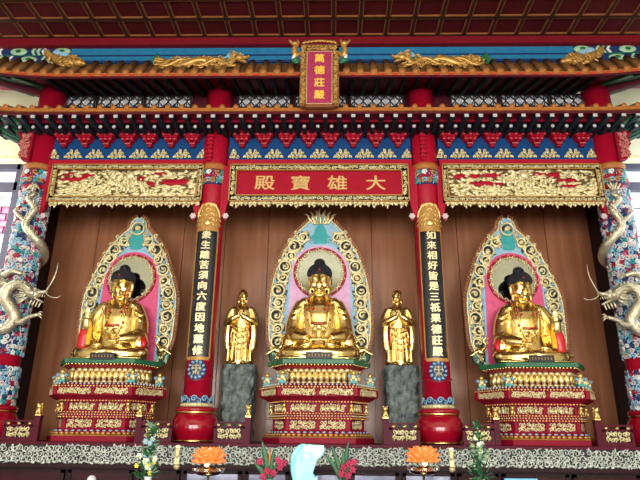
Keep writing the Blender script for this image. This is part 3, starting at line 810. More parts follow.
def couplet(x, chars, label):
    t = empty('couplet_board', (x, 9.0, 2.77), label, 'couplet board', 'couplet boards on the centre pillars')
    R = .222; w = .17
    b = MB()
    for k in range(12):
        xa = -w + 2 * w * k / 12; b.span(xa, xa + 2 * w / 12, -.014, .0, .02, 2.09, 0)
    b.map(cyl(R)); b.build('board', 'navy_gloss', t)
    b = MB()
    for s in (-1, 1): b.span(s * w, s * (w + .022), -.02, .0, 0, 2.1, 0)
    for k in range(12):
        xa = -w + 2 * w * k / 12; b.span(xa, xa + 2 * w / 12, -.022, .0, -.03, .022, 0); b.span(xa, xa + 2 * w / 12, -.03, .0, 2.07, 2.12, 0)
    b.map(cyl(R)); b.build('gilt_edge', 'gold_line', t)
    b = MB(); z0 = 2.12; n = 14
    out = [(-w - .02, z0), (w + .02, z0)] + [((w + .02) * Cc(PI * k / n), z0 + .2 + .24 * S(PI * k / n)) for k in range(n + 1)]
    m2 = 24
    for k in range(m2):
        xa = -(w + .02) + 2 * (w + .02) * k / m2; xb = xa + 2 * (w + .02) / m2; xm = (xa + xb) / 2 / (w + .02)
        b.span(xa, xb, -.015, .0, z0, z0 + .2 + .24 * math.sqrt(max(0, 1 - xm * xm)), 1)
    for r in range(5):
        zz = z0 + .05 + r * .085; ww = (w) * (1 if r < 3 else (.8 if r == 3 else .5)); m_ = max(2, int(ww / .05))
        for k in range(m_ + 1):
            xx = -ww + 2 * ww * k / m_
            b.tube([(xx + .04 * Cc(PI * q / 6), -.02, zz + .045 * S(PI * q / 6)) for q in range(7)], .009, 5, 0)
    b.tube([(p[0], -.018, p[1]) for p in out[2:]], .016, 6, 0)
    b.ell((0, -.02, z0 + .1), (.06, .025, .06), 0); b.map(cyl(R)); b.build('gilt_crest', ['gold_carved', 'gold_line'], t)
    for k, ch in enumerate(chars): text('character', ch, .148, (0, -R - .017, 2.0 - k * .171), 'gold_pale', t, .007, 1.1, .005)
couplet(-1.83, '衆生離苦須向六度因地薰修', 'dark blue couplet board in gilt script on the left centre pillar')
couplet(1.847, '如來相好皆是三祇果德莊嚴', 'dark blue couplet board in gilt script on the right centre pillar')

def dragon_pillar(x, s, label):        # s: direction towards the middle of the shrine
    t = empty('dragon_pillar', (x, 9.0, TZ), label, 'pillar', 'carved dragon pillars at the ends of the shrine')
    R = .235
    MB().lathe([(R, .45), (R, 6.2)], 36).build('shaft', 'red', t)
    drum(t)
    def carve(z0, z1, seed):
        b = MB(); rnd = random.Random(seed)
        b.lathe([(R, z0), (R + .012, z0 + .01), (R + .012, z1 - .01), (R, z1)], 36, m=4); i0 = len(b.v)
        scrolls(b, -PI * R, PI * R, z0, z1, -.012, .048, seed, .015, (0, 1, 2, 3, 4, 0, 8, 8, 0, 8), 1.1, 1.0)
        for i in range(int((z1 - z0) * 60)): b.ell((rnd.uniform(-PI, PI) * R, -.02, rnd.uniform(z0, z1)), (rnd.uniform(.02, .05), .025, rnd.uniform(.02, .045)), rnd.choice((0, 1, 2, 8, 4, 0, 8, 5)), 6, 4)
        b.map(cyl(R), i0)
        return b.build('carved_relief', ['blue_pale', 'white_paint', 'red', 'teal', 'blue_dark', 'pink', 'gold_line', 'blue', 'knob_white'], t)
    carve(1.27, 4.06, 5 + s); carve(.52, 1.08, 15 + s)
    capital(t, R, 4.15)
    corbel(t, s, 4.5, 3.6)
    # carved wing bracket on the outer side, at the top
    b = MB(); o = [(-.06, 5.12), (-.06, 4.55), (-.2, 4.57), (-.27, 4.68), (-.24, 4.78), (-.31, 4.86), (-.28, 4.98), (-.38, 5.12)]
    o = [(x_ * s, z) for x_, z in o]
    b.plate(o if s < 0 else o[::-1], -.3, -.2, 0)
    i0 = len(b.v); scrolls(b, -.27, -.1, 4.6, 5.08, -.3, .05, 9, .014, (1,), 1.0, .8)
    for i in range(i0, len(b.v)): b.v[i] = (b.v[i][0] * s, b.v[i][1], b.v[i][2])
    b.build('wing_bracket', ['red_tier', 'flame_pink'], t)
    # the dragon wound round the shaft
    d = MB()
    def P(L): return [(dx * s, dy, dz) for dx, dy, dz in L]
    tail = smooth_pts(P([(.05, -.27, 4.08), (.14, -.28, 3.95), (.06, -.3, 3.84), (.19, -.28, 3.68), (.12, -.3, 3.5), (.10, -.3, 3.36), (.2, -.25, 3.22), (.29, -.12, 3.1), (.27, .12, 2.98), (.1, .3, 2.88), (-.15, .29, 2.78), (-.31, .1, 2.66), (-.29, -.12, 2.52), (-.16, -.3, 2.4), (.0, -.33, 2.34)]), 6)
    d.tube(tail, lerp_list([.012, .03, .045, .055, .06, .065, .07, .075, .08, .08, .08, .08, .08, .08, .07], len(tail)), 10, 0)
    neck = smooth_pts(P([(-.2, -.2, 1.55), (-.02, -.32, 1.6), (.15, -.32, 1.68), (.22, -.33, 1.82), (.14, -.36, 1.97), (.04, -.37, 2.1), (.05, -.38, 2.24), (.18, -.38, 2.33), (.34, -.4, 2.28), (.46, -.42, 2.18)]), 6)
    d.tube(neck, lerp_list([.05, .075, .085, .09, .09, .09, .085, .08, .075, .07], len(neck)), 10, 0)
    for Lp, st, en in ((tail, 6, len(tail) - 2), (neck, 3, len(neck) - 6)):
        for i in range(st, en, 2):
            p = Lp[i]; a = Vector((p.x, p.y, 0)); a = a.normalized() if a.length > .01 else Vector((0, -1, 0))
            d.ell(p + a * .05 + Vector((0, 0, .05)), (.012, .03, .035), 0, 6, 4)
    def limb(pts, r):
        pp = smooth_pts(P(pts), 4); d.tube(pp, lerp_list(r, len(pp)), 8, 0); e = pp[-1]
        for k in (-1, 0, 1): d.tube([e, e + Vector((s * .05, -.02, .035 * k + .01)), e + Vector((s * .085, -.02, .05 * k - .02))], [.018, .014, .004], 6, 0)
    limb([(.2, -.33, 1.76), (.36, -.36, 1.74), (.46, -.4, 1.80), (.62, -.42, 1.84)], [.07, .05, .035, .028])
    limb([(-.1, -.28, 2.5), (.05, -.34, 2.56), (.2, -.32, 2.52)], [.06, .045, .03])
    limb([(.12, -.28, 3.4), (-.02, -.32, 3.52), (-.14, -.3, 3.62)], [.045, .035, .022])
    for k in range(5): d.leaf((s * (.04 + .035 * k), -.3, 4.06 + .02 * (k % 2)), .09, .02, PI / 2 + (k - 2) * .3, 0)
    body = d.build('dragon', 'silver_dragon', t)
    h = MB(); hx, hy, hz = .5, -.42, 2.17
    def E(c, r, rot=0, n=12): h.ell((c[0] * s, c[1], c[2]), r, 0, n, 8, Matrix.Rotation(rot * s, 3, 'Y'))
    E((hx, hy, hz), (.11, .085, .075)); E((hx + .1, hy, hz + .02), (.1, .06, .035), -.1); E((hx + .185, hy, hz + .035), (.03, .045, .03))
    E((hx + .08, hy, hz - .09), (.095, .05, .024), .45); E((hx + .15, hy, hz - .125), (.03, .035, .02), .4)
    for q in (-1, 1):
        E((hx + .04, hy + .05 * q, hz + .065), (.028, .024, .026)); E((hx - .0, hy + .075 * q, hz + .0), (.05, .03, .045))
        hp = smooth_pts([((hx - .05) * s, hy + .04 * q, hz + .07), ((hx - .16) * s, hy + .06 * q, hz + .14), ((hx - .3) * s, hy + .08 * q, hz + .13)], 4); h.tube(hp, lerp_list([.022, .016, .006], len(hp)), 6, 0)
        for k in range(3): E((hx + .09 + .035 * k, hy + .03 * q, hz - .03), (.007, .007, .022))
    for k in range(9):
        a = -1.3 + .3 * k
        h.leaf(((hx - .13 - .05 * Cc(a)) * s, hy - .02 + .02 * (k % 3), hz - .0 + .11 * S(a)), .11, .02, (PI - a * .5) if s > 0 else a * .5, 0)
    for k in range(4): E((hx - .02 + .05 * k, hy - .01, hz - .14 - .01 * k), (.014, .014, .055), .3)
    hd = h.build('dragon_head', 'silver_dragon', body)
    w = MB()
    for pts in ([(hx + .19, hy, hz + .04), (.78, -.46, 2.36), (.83, -.48, 2.5), (.835, -.48, 2.66)], [(hx + .19, hy, hz + .02), (.78, -.48, 2.12), (.9, -.5, 2.09), (.97, -.5, 2.12)]):
        pp = smooth_pts([(a * s, b_, c) for a, b_, c in pts], 6); w.tube(pp, lerp_list([.013, .011, .008, .004], len(pp)), 6, 0)
    w.build('whisker', 'silver_dragon', body)
    return t
dragon_pillar(-4.93, 1, 'carved polychrome pillar with a silver dragon at the left end of the shrine')
dragon_pillar(5.02, -1, 'carved polychrome pillar with a silver dragon at the right end of the shrine')

# ================================================================= PEDESTALS
def hexo(d):
    fx, fy = .5503 + .567 * d, -.5 - d; sx_, sy = .85 + d, -.278 * d; sx_ = .85 + 1.167 * d
    return [(-fx, fy), (fx, fy), (sx_, 0), (fx, -fy), (-fx, -fy), (-sx_, 0)]
def facets(d):
    o = hexo(d); return [(o[0], o[1]), (o[1], o[2]), (o[5], o[0]), (o[2], o[3]), (o[4], o[5])]
def facet_map(P, Q):
    L = math.hypot(Q[0] - P[0], Q[1] - P[1]); tx, ty = (Q[0] - P[0]) / L, (Q[1] - P[1]) / L
    nx, ny = ty, -tx
    return L, (lambda x, y, z: (P[0] + tx * (x + L / 2) + nx * (-y), P[1] + ty * (x + L / 2) + ny * (-y), z))
def edge_beads(b, d, z, r, gap, m=0, shape=(1, 1, 1)):
    for P, Q in facets(d):
        L, fn = facet_map(P, Q); i0 = len(b.v); n = max(2, int(L / gap))
        for k in range(n): b.ell((-L / 2 + (k + .5) * L / n, 0, z), (r * shape[0], r * shape[1], r * shape[2]), m, 6, 4)
        b.map(fn, i0)
def pedestal():
    t = empty('lotus_pedestal', (0, 0, 0))
    pr = lambda b, d0, z0, d1, z1, m=0: b.prism(hexo(d0), z0, z1, m, hexo(d1))
    b = MB(); pr(b, 0, 0, 0, .08); b.build('base_slab', 'red_tier', t, bevel=.006)
    b = MB(); pr(b, .0, .08, -.02, .1, 1); pr(b, -.02, .1, -.11, .185, 2)
    edge_beads(b, -.03, .12, .03, .075, 1, (1.2, .5, .7)); edge_beads(b, -.075, .155, .022, .09, 0, (1.4, .6, .7)); b.build('foot_moulding', ['blue_pale', 'gold_dull', 'red_tier'], t)
    def tier(z0, z1, d, seed, R, dense, fig=False, nm='carved_tier'):
        b = MB(); pr(b, d, z0, d, z1, 0); h = (z1 - z0)
        for k, (P, Q) in enumerate(facets(d)):
            L, fn = facet_map(P, Q); i0 = len(b.v)
            for xx in ((-L / 2 + .02, L / 2 - .02) if k else (-L / 2 + .02, 0, L / 2 - .02)): b.span(xx - .022, xx + .022, -.025, 0, z0, z1, 0)
            b.map(fn, i0)
        o = b.build(nm, 'red_tier', t)
        rnd = random.Random(seed)
        for k, (P, Q) in enumerate(facets(d)):
            L, fn = facet_map(P, Q); i0 = 0
            rngs = [(-L / 2 + .06, -.035), (.035, L / 2 - .06)] if k == 0 else [(-L / 2 + .06, L / 2 - .06)]
            for xa, xb in rngs:
                c = MB()
                scrolls(c, xa, xb, z0 + .02, z1 - .02, -.012, R, seed + k, R * .26, (0,), dense, .8)
                if fig:
                    for q in range(int((xb - xa) / .075)):
                        xx = xa + (q + .5) * .075; c.ell((xx, -.03, z0 + h * .4), (.02, .018, .04), 0, 7, 5); c.ell((xx, -.035, z0 + h * .78), .016, 0, 7, 5)
                c.map(fn, i0); c.build('gilt_carving', 'gold_pale', o)
    def lip(z0, z1, d0, d1=None, nm='ledge', edge=True):
        b = MB(); pr(b, d0, z0, d0 if d1 is None else d1, z1, 0)
        if edge: edge_beads(b, d0, z0 + .012, .016, .045, 1, (1.1, .7, .8))
        b.build(nm, ['red_tier', 'gold_carved'], t)
    tier(.185, .335, -.15, 31, .036, 1.1)
    lip(.335, .365, -.07)
    b = MB(); pr(b, -.11, .365, -.11, .405, 0); edge_beads(b, -.11, .385, .014, .042, 1); b.build('bead_band', ['red_tier', 'gold_pale'], t)
    lip(.405, .43, -.07)
    tier(.43, .57, -.15, 47, .036, 1.0, True)
    lip(.57, .60, -.06)
    b = MB(); pr(b, -.06, .60, .045, .66, 0); b.build('flare', 'red_tier', t)
    tier(.66, .775, .045, 59, .032, 1.1)
    lip(.775, .80, .06, .05)
    b = MB(); pr(b, .02, .80, -.03, .845, 0); edge_beads(b, .02, .825, .02, .06, 1); b.build('bead_band', ['red_tier', 'silver_carved'], t)
    b = MB(); pr(b, -.17, .84, -.22, .95, 2); pr(b, -.22, .95, -.17, 1.08, 2)
    for P, Q in facets(-.2):
        L, fn = facet_map(P, Q); i0 = len(b.v); n = max(3, int(L / .085))
        for k in range(n):
            x = -L / 2 + (k + .5) * L / n
            b.ell((x, -.02, .965), (L / n * .54, .04, .085), 0, 10, 8); b.ell((x, -.035, .945), (L / n * .3, .035, .055), 1, 8, 6)
            b.ell((x + L / n / 2, -.022, 1.045), (L / n * .5, .03, .03), 1, 8, 6); b.ell((x, -.02, .868), (L / n * .5, .035, .022), 1, 8, 6)
        b.map(fn, i0)
    b.build('lotus_tier', ['gold_carved', 'gold_pale', 'red_dark'], t)
    b = MB(); pr(b, -.17, 1.07, -.08, 1.13, 1); edge_beads(b, -.07, 1.125, .016, .052, 0, (1, .7, 1.3)); b.build('soffit', ['gold', 'red_deep'], t)
    b = MB(); pr(b, -.03, 1.13, -.03, 1.2, 0); b.build('top_slab', 'green', t, bevel=.005)
    g = MB(); g.span(-.055, .055, -.05, .05, 0, .045, 1); g.ell((0, 0, .085), (.055, .045, .05), 0); g.ell((0, -.02, .15), (.035, .035, .04), 2)
    for q in (-1, 1): g.tube([(q * .045, -.01, .12), (q * .075, -.03, .1), (q * .05, -.06, .09)], [.024, .022, .014], 6, 3); g.ell((q * .035, -.04, .05), (.025, .03, .03), 0, 8, 5)
    gm = g.build('corner_guardian', ['gold_pale', 'teal', 'gold_carved', 'blue_pale'], t)
    o = hexo(-.04); gm.location = (o[0][0], o[0][1], .845)
    for k in (1, 2, 5): inst(gm, t, (o[k][0], o[k][1], .845))
    l = MB(); l.ell((0, .01, .05), (.03, .04, .045), 0); l.ell((0, -.03, .1), (.028, .028, .03), 0)
    for q in (-1, 1): l.tube([(q * .02, -.03, .06), (q * .02, -.045, .0)], .011, 5, 0)
    l.tube([(0, .04, .05), (0, .07, .1), (0, .05, .14)], [.012, .012, .006], 5, 0)
    lm = l.build('gilt_lion', 'gold_carved', t); o = hexo(-.1); lm.location = (o[0][0], o[0][1], .43)
    for k in (1, 2, 5): inst(lm, t, (o[k][0], o[k][1], .43))
    return t
XL, XR = -3.27, 3.36
ped = pedestal()
pl = ['stepped red and gilt lotus pedestal under the central seated statue', 'stepped red and gilt lotus pedestal under the left seated statue', 'stepped red and gilt lotus pedestal under the right seated statue']
PEDS = []
for k, x in enumerate((0.03, XL, XR)):
    o = ped if k == 0 else copy_tree(ped)
    o.location = (x, 9.1, TZ); o.scale.z = (1, .99, .975)[k]; tag(o, pl[k], 'pedestal', 'lotus pedestals of the three statues', 'thing'); PEDS.append(o)

# ================================================================= BALUSTRADES
def balustrade():
    t = empty('balustrade', (0, 0, 0))
    b = MB(); b.span(-.04, .04, -.04, .04, 0, .33); b.span(-.05, .05, -.05, .05, .33, .35); b.build('post', 'table_red', t)
    b = MB(); b.span(-.04, .04, -.04, .04, .35, .375); b.ell((0, 0, .42), (.035, .045, .05), 0); b.ell((.0, -.03, .48), (.034, .034, .036), 0)
    for q in (-1, 1): b.tube([(q * .02, -.03, .43), (q * .022, -.05, .37)], .013, 6, 0); b.ell((q * .03, -.02, .51), (.012, .01, .016), 0, 6, 4)
    b.tube([(0, .03, .42), (0, .06, .47), (0, .04, .51)], [.014, .014, .006], 6, 0); b.build('lion_finial', 'gold_carved', t)
    b = MB(); b.span(.04, .48, -.03, .03, 0, .055); b.span(.04, .48, -.025, .025, .2, .225); b.span(.04, .48, -.03, .03, .265, .29); b.span(.04, .09, -.025, .025, 0, .28); b.span(.44, .48, -.025, .025, 0, .28); b.span(.08, .45, .0, .02, .05, .2)
    b.build('rail', 'table_red', t)
    b = MB(); scrolls(b, .095, .435, .06, .197, -.01, .036, 13, .011, (0,), 1.1, 1.0); b.span(.095, .435, -.003, 0, .058, .197, 1); b.build('gilt_panel', ['gold_pale', 'wood_dark'], t)
    for x in (.11, .265, .42): MB().ell((x, -.01, .242), (.03, .02, .02), 0, 8, 5).leaf((x, -.015, .25), .035, .012, .3, 0).build('gilt_flower', 'gold_carved', t)
    return t
bal = balustrade()
spots = [(-3.99, 1, 'low red balustrade with gilt panel at the far left end of the altar'), (-2.52, 0, 'low red balustrade between the left statue pedestal and left centre pillar'), (-.96, 1, 'low red balustrade in front of the left rock plinth'),
         (1.0, 0, 'low red balustrade in front of the right rock plinth'), (2.56, 1, 'low red balustrade between the right centre pillar and right statue pedestal'), (3.98, 0, 'low red balustrade with gilt panel at the far right end of the altar')]
# post stands nearest the pedestal; the rail runs away from it
for k, (x, flip, l) in enumerate(spots):
    o = bal if k == 0 else copy_tree(bal)
    o.location = (x, 8.5, TZ); tag(o, l, 'balustrade', 'low balustrades along the altar edge', 'thing')
    o.scale.x = -1 if flip else 1

# ================================================================= MANDORLAS
def mandorla(x, label, ogee, inner, z0=2.75):
    t = empty('mandorla', (x, 9.42, z0), label, 'mandorla', 'carved mandorlas behind the seated statues')
    if ogee: prof = [(0, .80), (.36, .87), (.66, .90), (1.24, .90), (1.64, .78), (2.06, .62), (2.32, .46), (2.5, .31), (2.62, .19), (2.72, .165), (2.8, .13), (2.86, .04)]
    else: prof = [(0, .80), (.36, .87), (.66, .91), (1.24, .90), (1.64, .83), (2.06, .68), (2.3, .54), (2.46, .43), (2.6, .3), (2.7, .19), (2.78, .1), (2.82, .03)]
    t.scale = (.885 if ogee else .94, 1, .9 if ogee else .935)
    prof = [(0, .60), (.12, .74)] + prof[1:]
    def hw(z):
        for (za, a), (zb, b_) in zip(prof[:-1], prof[1:]):
            if za <= z <= zb: return a + (b_ - a) * (z - za) / (zb - za)
        return .02
    rs = [p for p in smooth_pts([(a, 0, z) for z, a in prof], 4)]
    out = [(p.x, p.z) for p in rs]
    outline = out + [(-a, z) for a, z in out[::-1]]
    b = MB(); b.plate(outline, .0, .07, 0); b.build('backplate', 'blue_pale', t)
    # flame-like spikes around the rim
    fine = smooth_pts([(a, 0, z) for z, a in prof], 24)
    for s in (-1, 1):
        b = MB(); acc = 0; k = 0
        b.tube([(s * (q.x - .012), -.01, q.z) for q in fine[::4]], .016, 6, 2)
        for p, q in zip(fine[:-1], fine[1:]):
            acc += (q - p).length
            if acc > .04:
                acc = 0; tx, tz = (q - p).x, (q - p).z; ln = math.hypot(tx, tz) or 1; nx, nz = tz / ln, -tx / ln
                if nz < -.5: continue
                b.leaf((s * (p.x + nx * .03), .01, p.z + nz * .03 + .012), .055, .011, math.atan2(nz + .75, nx * s), k % 2); k += 1
        b.build('flame_rim', ['flame_pink', 'gold_dull', 'gold_pale'], t)
    # scroll border
    rnd = random.Random(int(x * 10) + 50)
    for s in (-1, 1):
        b = MB()
        for i, z in enumerate((.40, .63, .87, 1.1, 1.33, 1.56, 1.78, 1.99, 2.18, 2.35)):
            a = hw(z); c0 = max(.15, a - (.155 if z < 2.2 else .17)); big = i % 2 == 0
            cx = s * (c0 + (.02 if big else -.015)); r = .108 if big else .078
            b.ell((cx, -.0, z), (r * .85, .012, r * .85), 1, 12, 6)
            b.ring((cx, -.03, z), r, .02, 0, 18, 6)
            b.spiral((cx + rnd.uniform(-.02, .02), -.04, z + rnd.uniform(-.02, .02)), r * .62, rnd.uniform(.8, 1.2), rnd.uniform(0, 6), s, .02, 0); b.leaf((cx + rnd.uniform(-.03, .03), -.045, z + rnd.uniform(-.03, .03)), r * .5, .022, rnd.uniform(0, 3), 0)
            for q in range(9):
                aa = rnd.uniform(0, 6.28); rr = r * rnd.uniform(1.0, 1.5); px = cx + rr * Cc(aa)
                if abs(px) > a - .03 or abs(px) < a - .29: continue
                b.leaf((px, -.03, z + rr * S(aa)), rnd.uniform(.045, .07), .019, aa + rnd.choice((-1.1, 1.1)), 0)
            for q in range(9):
                aa = rnd.uniform(0, 6.28); px = cx + r * 1.4 * Cc(aa)
                if abs(px) > a - .03 or abs(px) < a - .29: continue
                b.ell((px, -.002, z + r * 1.4 * S(aa)), (.024, .01, .032), 1, 8, 4)
            b.spiral((s * (a - .05), -.02, z + .11), .045, 1.1, rnd.uniform(0, 6), s, .016, 0)
            b.spiral((s * max(.05, a - .27), -.02, z + .1), .035, 1.1, rnd.uniform(0, 6), -s, .013, 0)
        b.build('scroll_border', ['gold_pale', 'ground_black'], t)
    b = MB()
    if ogee:
        b.ring((0, -.03, 2.62), .125, .022, 0, 24, 6); b.ell((0, -.02, 2.62), (.06, .03, .05), 0); b.ell((0, -.004, 2.62), (.1, .01, .1), 1, 14, 6); b.spiral((0, -.04, 2.62), .06, 1.3, 0, 1, .015, 0)
        for s in (-1, 1): b.spiral((s * .17, -.03, 2.5), .05, 1.3, 0, s, .016, 0); b.leaf((s * .1, -.03, 2.76), .06, .02, 1.57 - s * .3, 0)
    else:
        for k in range(7):
            aa = PI / 2 + (k - 3) * .33; b.tube(smooth_pts([(.04 * (k - 3), 0, 2.62), (.075 * (k - 3), -.03, 2.74), (.085 * (k - 3) + .03 * (1 if k < 3 else -1), -.02, 2.86 - .025 * abs(k - 3)), (.1 * (k - 3), -.02, 2.95 - .04 * abs(k - 3))], 4), lerp_list([.022, .024, .016, .004], 13), 6, 0)
        for s in (-1, 1): b.spiral((s * .1, -.03, 2.66), .06, 1.3, 1, s, .018, 0)
    b.build('finial', ['gold_pale', 'ground_black'], t)
    # arched niche plate
    R = .53; zc = 1.60 if ogee else 1.66; n = 20
    arch = [(.60, .0), (.56, .9), (R, zc)] + [(R * Cc(PI * k / n), zc + R * S(PI * k / n)) for k in range(1, n)] + [(-R, zc), (-.56, .9), (-.60, .0)]
    arch2 = [(a * 1.07, z if z <= zc else zc + (z - zc) * 1.07) for a, z in arch]
    MB().plate(arch2, -.025, .0, 0).build('niche_border', 'blue_pale', t)
    MB().plate(arch, -.04, -.02, 0).build('niche_plate', inner, t)
    b = MB(); b.plate([(.10, 2.2), (.13, 2.3), (.2, 2.36), (.12, 2.42), (.10, 2.52), (.05, 2.6), (0, 2.64), (-.05, 2.6), (-.10, 2.52), (-.12, 2.42), (-.2, 2.36), (-.13, 2.3), (-.10, 2.2)], -.02, .0, 0)
    for s in (-1, 1): b.spiral((s * .16, -.02, 2.29), .05, 1.2, 0, s, .016, 1)
    b.build('teal_crest', ['teal', 'blue_pale'], t)
    b = MB(); b.tube([(0, -.055, zc), (0, -.04, zc)], .43, 48, 0, False); mr = b.build('halo_mirror', 'mirror', t)
    b = MB(); b.ring((0, -.05, zc), .455, .03, 1, 48, 6)
    for k in range(22):
        aa = 2 * PI * k / 22; b.spiral((.425 * Cc(aa), -.065, zc + .425 * S(aa)), .045, 1.1, aa, 1 if k % 2 else -1, .014, 0); b.leaf((.425 * Cc(aa + .14), -.06, zc + .425 * S(aa + .14)), .035, .014, aa + 1.2, 0)
    b.build('halo_rim', ['gold_pale', 'red_deep'], mr)
    for s in (-1, 1):        # crane and pine at the foot
        b = MB(); cx = s * .73
        b.ell((cx, -.0, .16), (.16, .02, .17), 2, 10, 6)
        for k in range(9): b.leaf((cx + rnd.uniform(-.12, .12), -.02, .12 + rnd.uniform(-.1, .2)), .05, .018, rnd.uniform(0, 3), 1)
        b.ell((cx, -.06, .24), (.10, .05, .06), 0, 12, 8, Matrix.Rotation(-.5 * s, 3, 'Y'))
        b.tube(smooth_pts([(cx - s * .04, -.08, .28), (cx - s * .1, -.09, .36), (cx - s * .05, -.09, .43), (cx - s * .09, -.1, .48)], 4), lerp_list([.035, .022, .018, .02], 13), 7, 0)
        b.ell((cx - s * .1, -.1, .49), (.028, .022, .024), 0); b.tube([(cx - s * .12, -.1, .488), (cx - s * .19, -.1, .47)], [.012, .003], 5, 0)
        for k in range(4): b.leaf((cx + s * (.06 + .03 * k), -.09, .25 - .02 * k), .085, .022, -.5 * s + (0 if s > 0 else PI), 0)
        for q in (-.02, .03): b.tube([(cx + q, -.06, .2), (cx + q, -.07, .04)], .01, 5, 0)
        b.build('crane_carving', ['gold', 'green_pale', 'green_deep'], t)
    return t
mandorla(.03, 'round-shouldered carved mandorla with lilac niche behind the central seated statue', False, 'lilac')
mandorla(XL + .06, 'pointed carved mandorla with pink niche behind the left seated statue', True, 'pink')
mandorla(XR - .06, 'pointed carved mandorla with pink niche behind the right seated statue', True, 'pink')

# ================================================================= STATUES
def head_into(b, c, k, tilt=0.0):
    """head of height ~.5*k joined to a neck; c = chin-level centre"""
    cx, cy, cz = c
    e = lambda p, r, n=14, kk=10, rot=None: b.ell((cx + p[0] * k, cy + p[1] * k, cz + p[2] * k), (r[0] * k, r[1] * k, r[2] * k), 0, n, kk, rot)
    tb = lambda pts, r, n=7: b.tube([(cx + p[0] * k, cy + p[1] * k, cz + p[2] * k) for p in pts], [q * k for q in r], n, 0)
    e((0, .02, .30), (.17, .195, .22), 20, 14); e((0, -.03, .19), (.155, .155, .19), 20, 14); e((0, -.06, .07), (.105, .1, .08))
    for s in (-1, 1):
        e((s * .075, -.105, .14), (.07, .055, .085))                              # cheeks
        tb([(s * .02, -.185, .265), (s * .06, -.185, .292), (s * .11, -.155, .288), (s * .15, -.1, .265)], (.008, .010, .009, .006), 6)   # brow
        e((s * .072, -.152, .236), (.042, .026, .017))                              # upper lid
        e((s * .075, -.148, .215), (.036, .022, .009))                             # lower lid
        tb([(s * .155, .0, .29), (s * .17, .03, .25), (s * .168, .03, .15), (s * .155, .01, .07), (s * .148, .0, .01)], (.02, .03, .024, .024, .018), 8)  # ear with long lobe
    tb([(0, -.178, .27), (0, -.2, .2), (0, -.226, .145)], (.018, .022, .032), 8)  # nose
    for s in (-1, 1): e((s * .028, -.195, .138), (.02, .024, .016))
    tb([(-.06, -.165, .088), (-.025, -.19, .096), (0, -.19, .09), (.025, -.19, .096), (.06, -.165, .088)], (.008, .014, .013, .014, .008), 6)
    tb([(-.042, -.172, .066), (0, -.188, .06), (.042, -.172, .066)], (.009, .017, .009), 6)
    e((0, -.135, .022), (.05, .04, .035))
def hand_into(b, w, d, u, L, side, curl=.25):
    """w wrist, d finger direction, u palm normal (the side the palm faces)"""
    w, d, u = Vector(w), Vector(d).normalized(), Vector(u).normalized(); u = (u - d * u.dot(d)).normalized(); a = d.cross(u) * side
    Rm = Matrix((a, u, d)).transposed()
    b.ell(w + d * L * .24, (L * .24, L * .11, L * .29), 0, 10, 8, Rm)
    for k, (off, ln) in enumerate(((-.66, .84), (-.22, .98), (.22, .92), (.64, .74))):
        p = w + d * L * .44 + a * L * .24 * off; f = L * .55 * ln
        b.tube([p - d * L * .12, p + d * f * .4 + u * f * curl * .15, p + d * f * .75 + u * f * curl * .5, p + d * f * .95 + u * f * curl], [L * .068, L * .066, L * .058, L * .044], 7, 0)
    p = w + d * L * .12 - a * L * .18
    b.tube([p, p + d * L * .18 - a * L * .16 + u * L * .06, p + d * L * .36 - a * L * .14 + u * L * .12], [L * .08, L * .072, L * .05], 7, 0)
